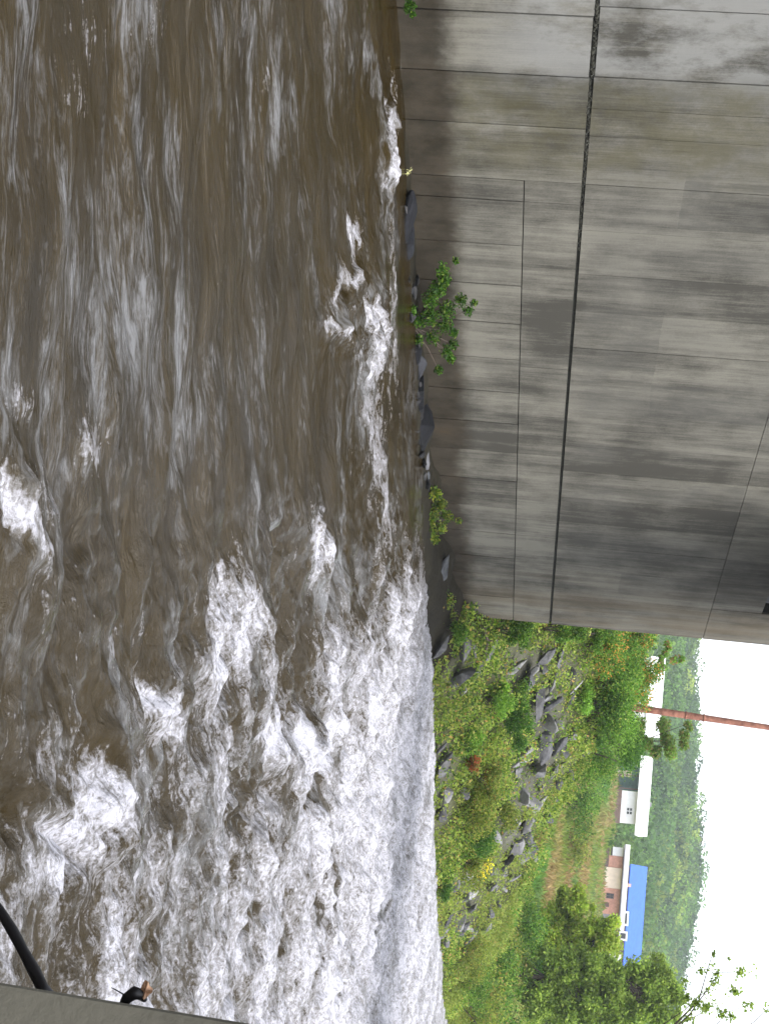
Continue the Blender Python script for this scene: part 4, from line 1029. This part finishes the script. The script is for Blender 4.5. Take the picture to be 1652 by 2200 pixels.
for i, (U, V, s_, lab) in enumerate([(1768, 1296, 2.4, 'dark little bush between the white house and the pink house, nearer the white one'), (1785, 1300, 1.9, 'little tree like bush between the two houses, in the middle'),
                                     (1803, 1294, 2.4, 'dark round bush at the left end of the pink house'), (1600, 1330, 3.4, 'green bush at the left end of the white house porch'), (1990, 1295, 2.6, 'bush at the right end of the pink house')]):
    p = at_d(U, V, 195); p[2] = min(p[2], float(H(p[0], p[1])) + 1.5)
    shrub('bush', at_d(U, V - 8, 195), s_, s_ * .9, 420, .3, PALS['d'][0] if i != 3 else PALS['g'][0], PALS['d'][1] if i != 3 else PALS['g'][1], lab, 'bush', 500 + i)

# ------------------------------------------------------------------ wooded hill
RU = [1100, 1380, 1440, 1500, 1600, 1700, 1850, 1900, 1950, 2030, 2080, 2140, 2220, 2400]
RV = [1478, 1484, 1487, 1491, 1487, 1488, 1498, 1496, 1484, 1474, 1458, 1440, 1430, 1420]
def hills():
    az = np.linspace(-.75, .25, 120); ds = np.linspace(265, 900, 46)
    A, D = np.meshgrid(az, ds); X = np.sin(A) * D; Y = np.cos(A) * D
    Us = np.array([project(np.array([math.sin(a) * 560, math.cos(a) * 560, 58.0]))[0] for a in az])
    Vs = np.interp(Us, RU, RV); Zc = np.array([at_d(u, v, 560)[2] for u, v in zip(Us, Vs)]) - 2.0
    t = np.clip((D - 265) / (560 - 265), 0, 1); g = H(X, Y)
    Z = g * (1 - sst(0, .2, t)) + sst(0, .2, t) * (g * 0 + 14 + (Zc[None] - 14) * (t ** 1.15)) + fbm(X * .02, Y * .02, 3, 3) * 3 * sst(.1, .5, t)
    Z = np.where(D > 560, Zc[None] - (D - 560) * .05, Z) - .3
    i = np.arange(A.size).reshape(A.shape); F = np.stack([i[:-1, :-1], i[:-1, 1:], i[1:, 1:], i[1:, :-1]], -1).reshape(-1, 4)
    tt = np.tile(np.array([.075, .12, .035]), (A.size, 1))
    o = mesh_np('hills', np.stack([X, Y, Z], -1).reshape(-1, 3), F, MAT['ground'], tint=tt, smooth=True); tag(o, kind='structure')
    # the wood: crowns of leaf clumps
    r = np.random.default_rng(8); n = 2200
    a = r.uniform(-.47, .02, n); d = 280 + 285 * r.random(n) ** .75
    from_i = (a + .75) / 1.0 * 119; i0 = np.clip(from_i.astype(int), 0, 118); fr = from_i - i0
    j = (d - 265) / (900 - 265) * 45; j0 = np.clip(j.astype(int), 0, 44); fj = j - j0
    z = (Z[j0, i0] * (1 - fr) + Z[j0, i0 + 1] * fr) * (1 - fj) + (Z[j0 + 1, i0] * (1 - fr) + Z[j0 + 1, i0 + 1] * fr) * fj
    x = np.sin(a) * d; y = np.cos(a) * d
    rad = 2.5 + 6.0 * r.random(n) ** 1.6; per = 170
    dirs = r.normal(size=(n, per, 3)); dirs /= np.linalg.norm(dirs, axis=2)[..., None]; dirs[..., 2] = np.abs(dirs[..., 2]) * 1.0 - .25
    lump = 1 + .25 * np.sin(dirs[..., 0] * 5 + x[:, None]) * np.cos(dirs[..., 2] * 6 + y[:, None])
    P = np.stack([x, y, z + rad * .30], -1)[:, None] + dirs * (rad[:, None] * lump * r.uniform(.84, .98, (n, per)))[..., None] * np.array([1, 1, .75])
    P = P.reshape(-1, 3)
    v, f = leaves(P, np.minimum(1.25, 9) * 0 + r.uniform(.7, 1.3, n * per), .8, 0, 12)
    pal = np.array([(.035, .065, .022), (.055, .095, .028), (.08, .12, .03), (.03, .055, .025), (.11, .13, .035)])
    ci = r.choice(5, n, p=[.3, .3, .15, .18, .07]); ct = pal[ci] * np.array([2.1, 2.35, 1.5]) * r.uniform(.5, 1.25, (n, 1))
    t_ = np.repeat(np.repeat(ct, per, 0) * r.uniform(.75, 1.25, (n * per, 1)), 4, 0)
    o = mesh_np('wooded_hillside', v, f, MAT['leaf'], tint=t_); tag(o, 'continuous green wood covering the far hillside below the white sky', 'wood', kind='stuff')
hills()

def haze():
    me_ = box('haze', -1000, 950, -650, 1300, -3, 125, None)
    me_.data.materials.clear()
    m = bpy.data.materials.new('haze'); m.use_nodes = True; n = m.node_tree; n.nodes.clear()
    v = n.nodes.new('ShaderNodeVolumePrincipled'); v.inputs['Density'].default_value = .00032
    v.inputs['Color'].default_value = (.86, .92, 1, 1); v.inputs['Anisotropy'].default_value = .2
    o = n.nodes.new('ShaderNodeOutputMaterial'); n.links.new(v.outputs[0], o.inputs['Volume'])
    me_.data.materials.append(m); me_['kind'] = 'stuff'; me_['label'] = 'thin damp air fading the far hillside'
haze()
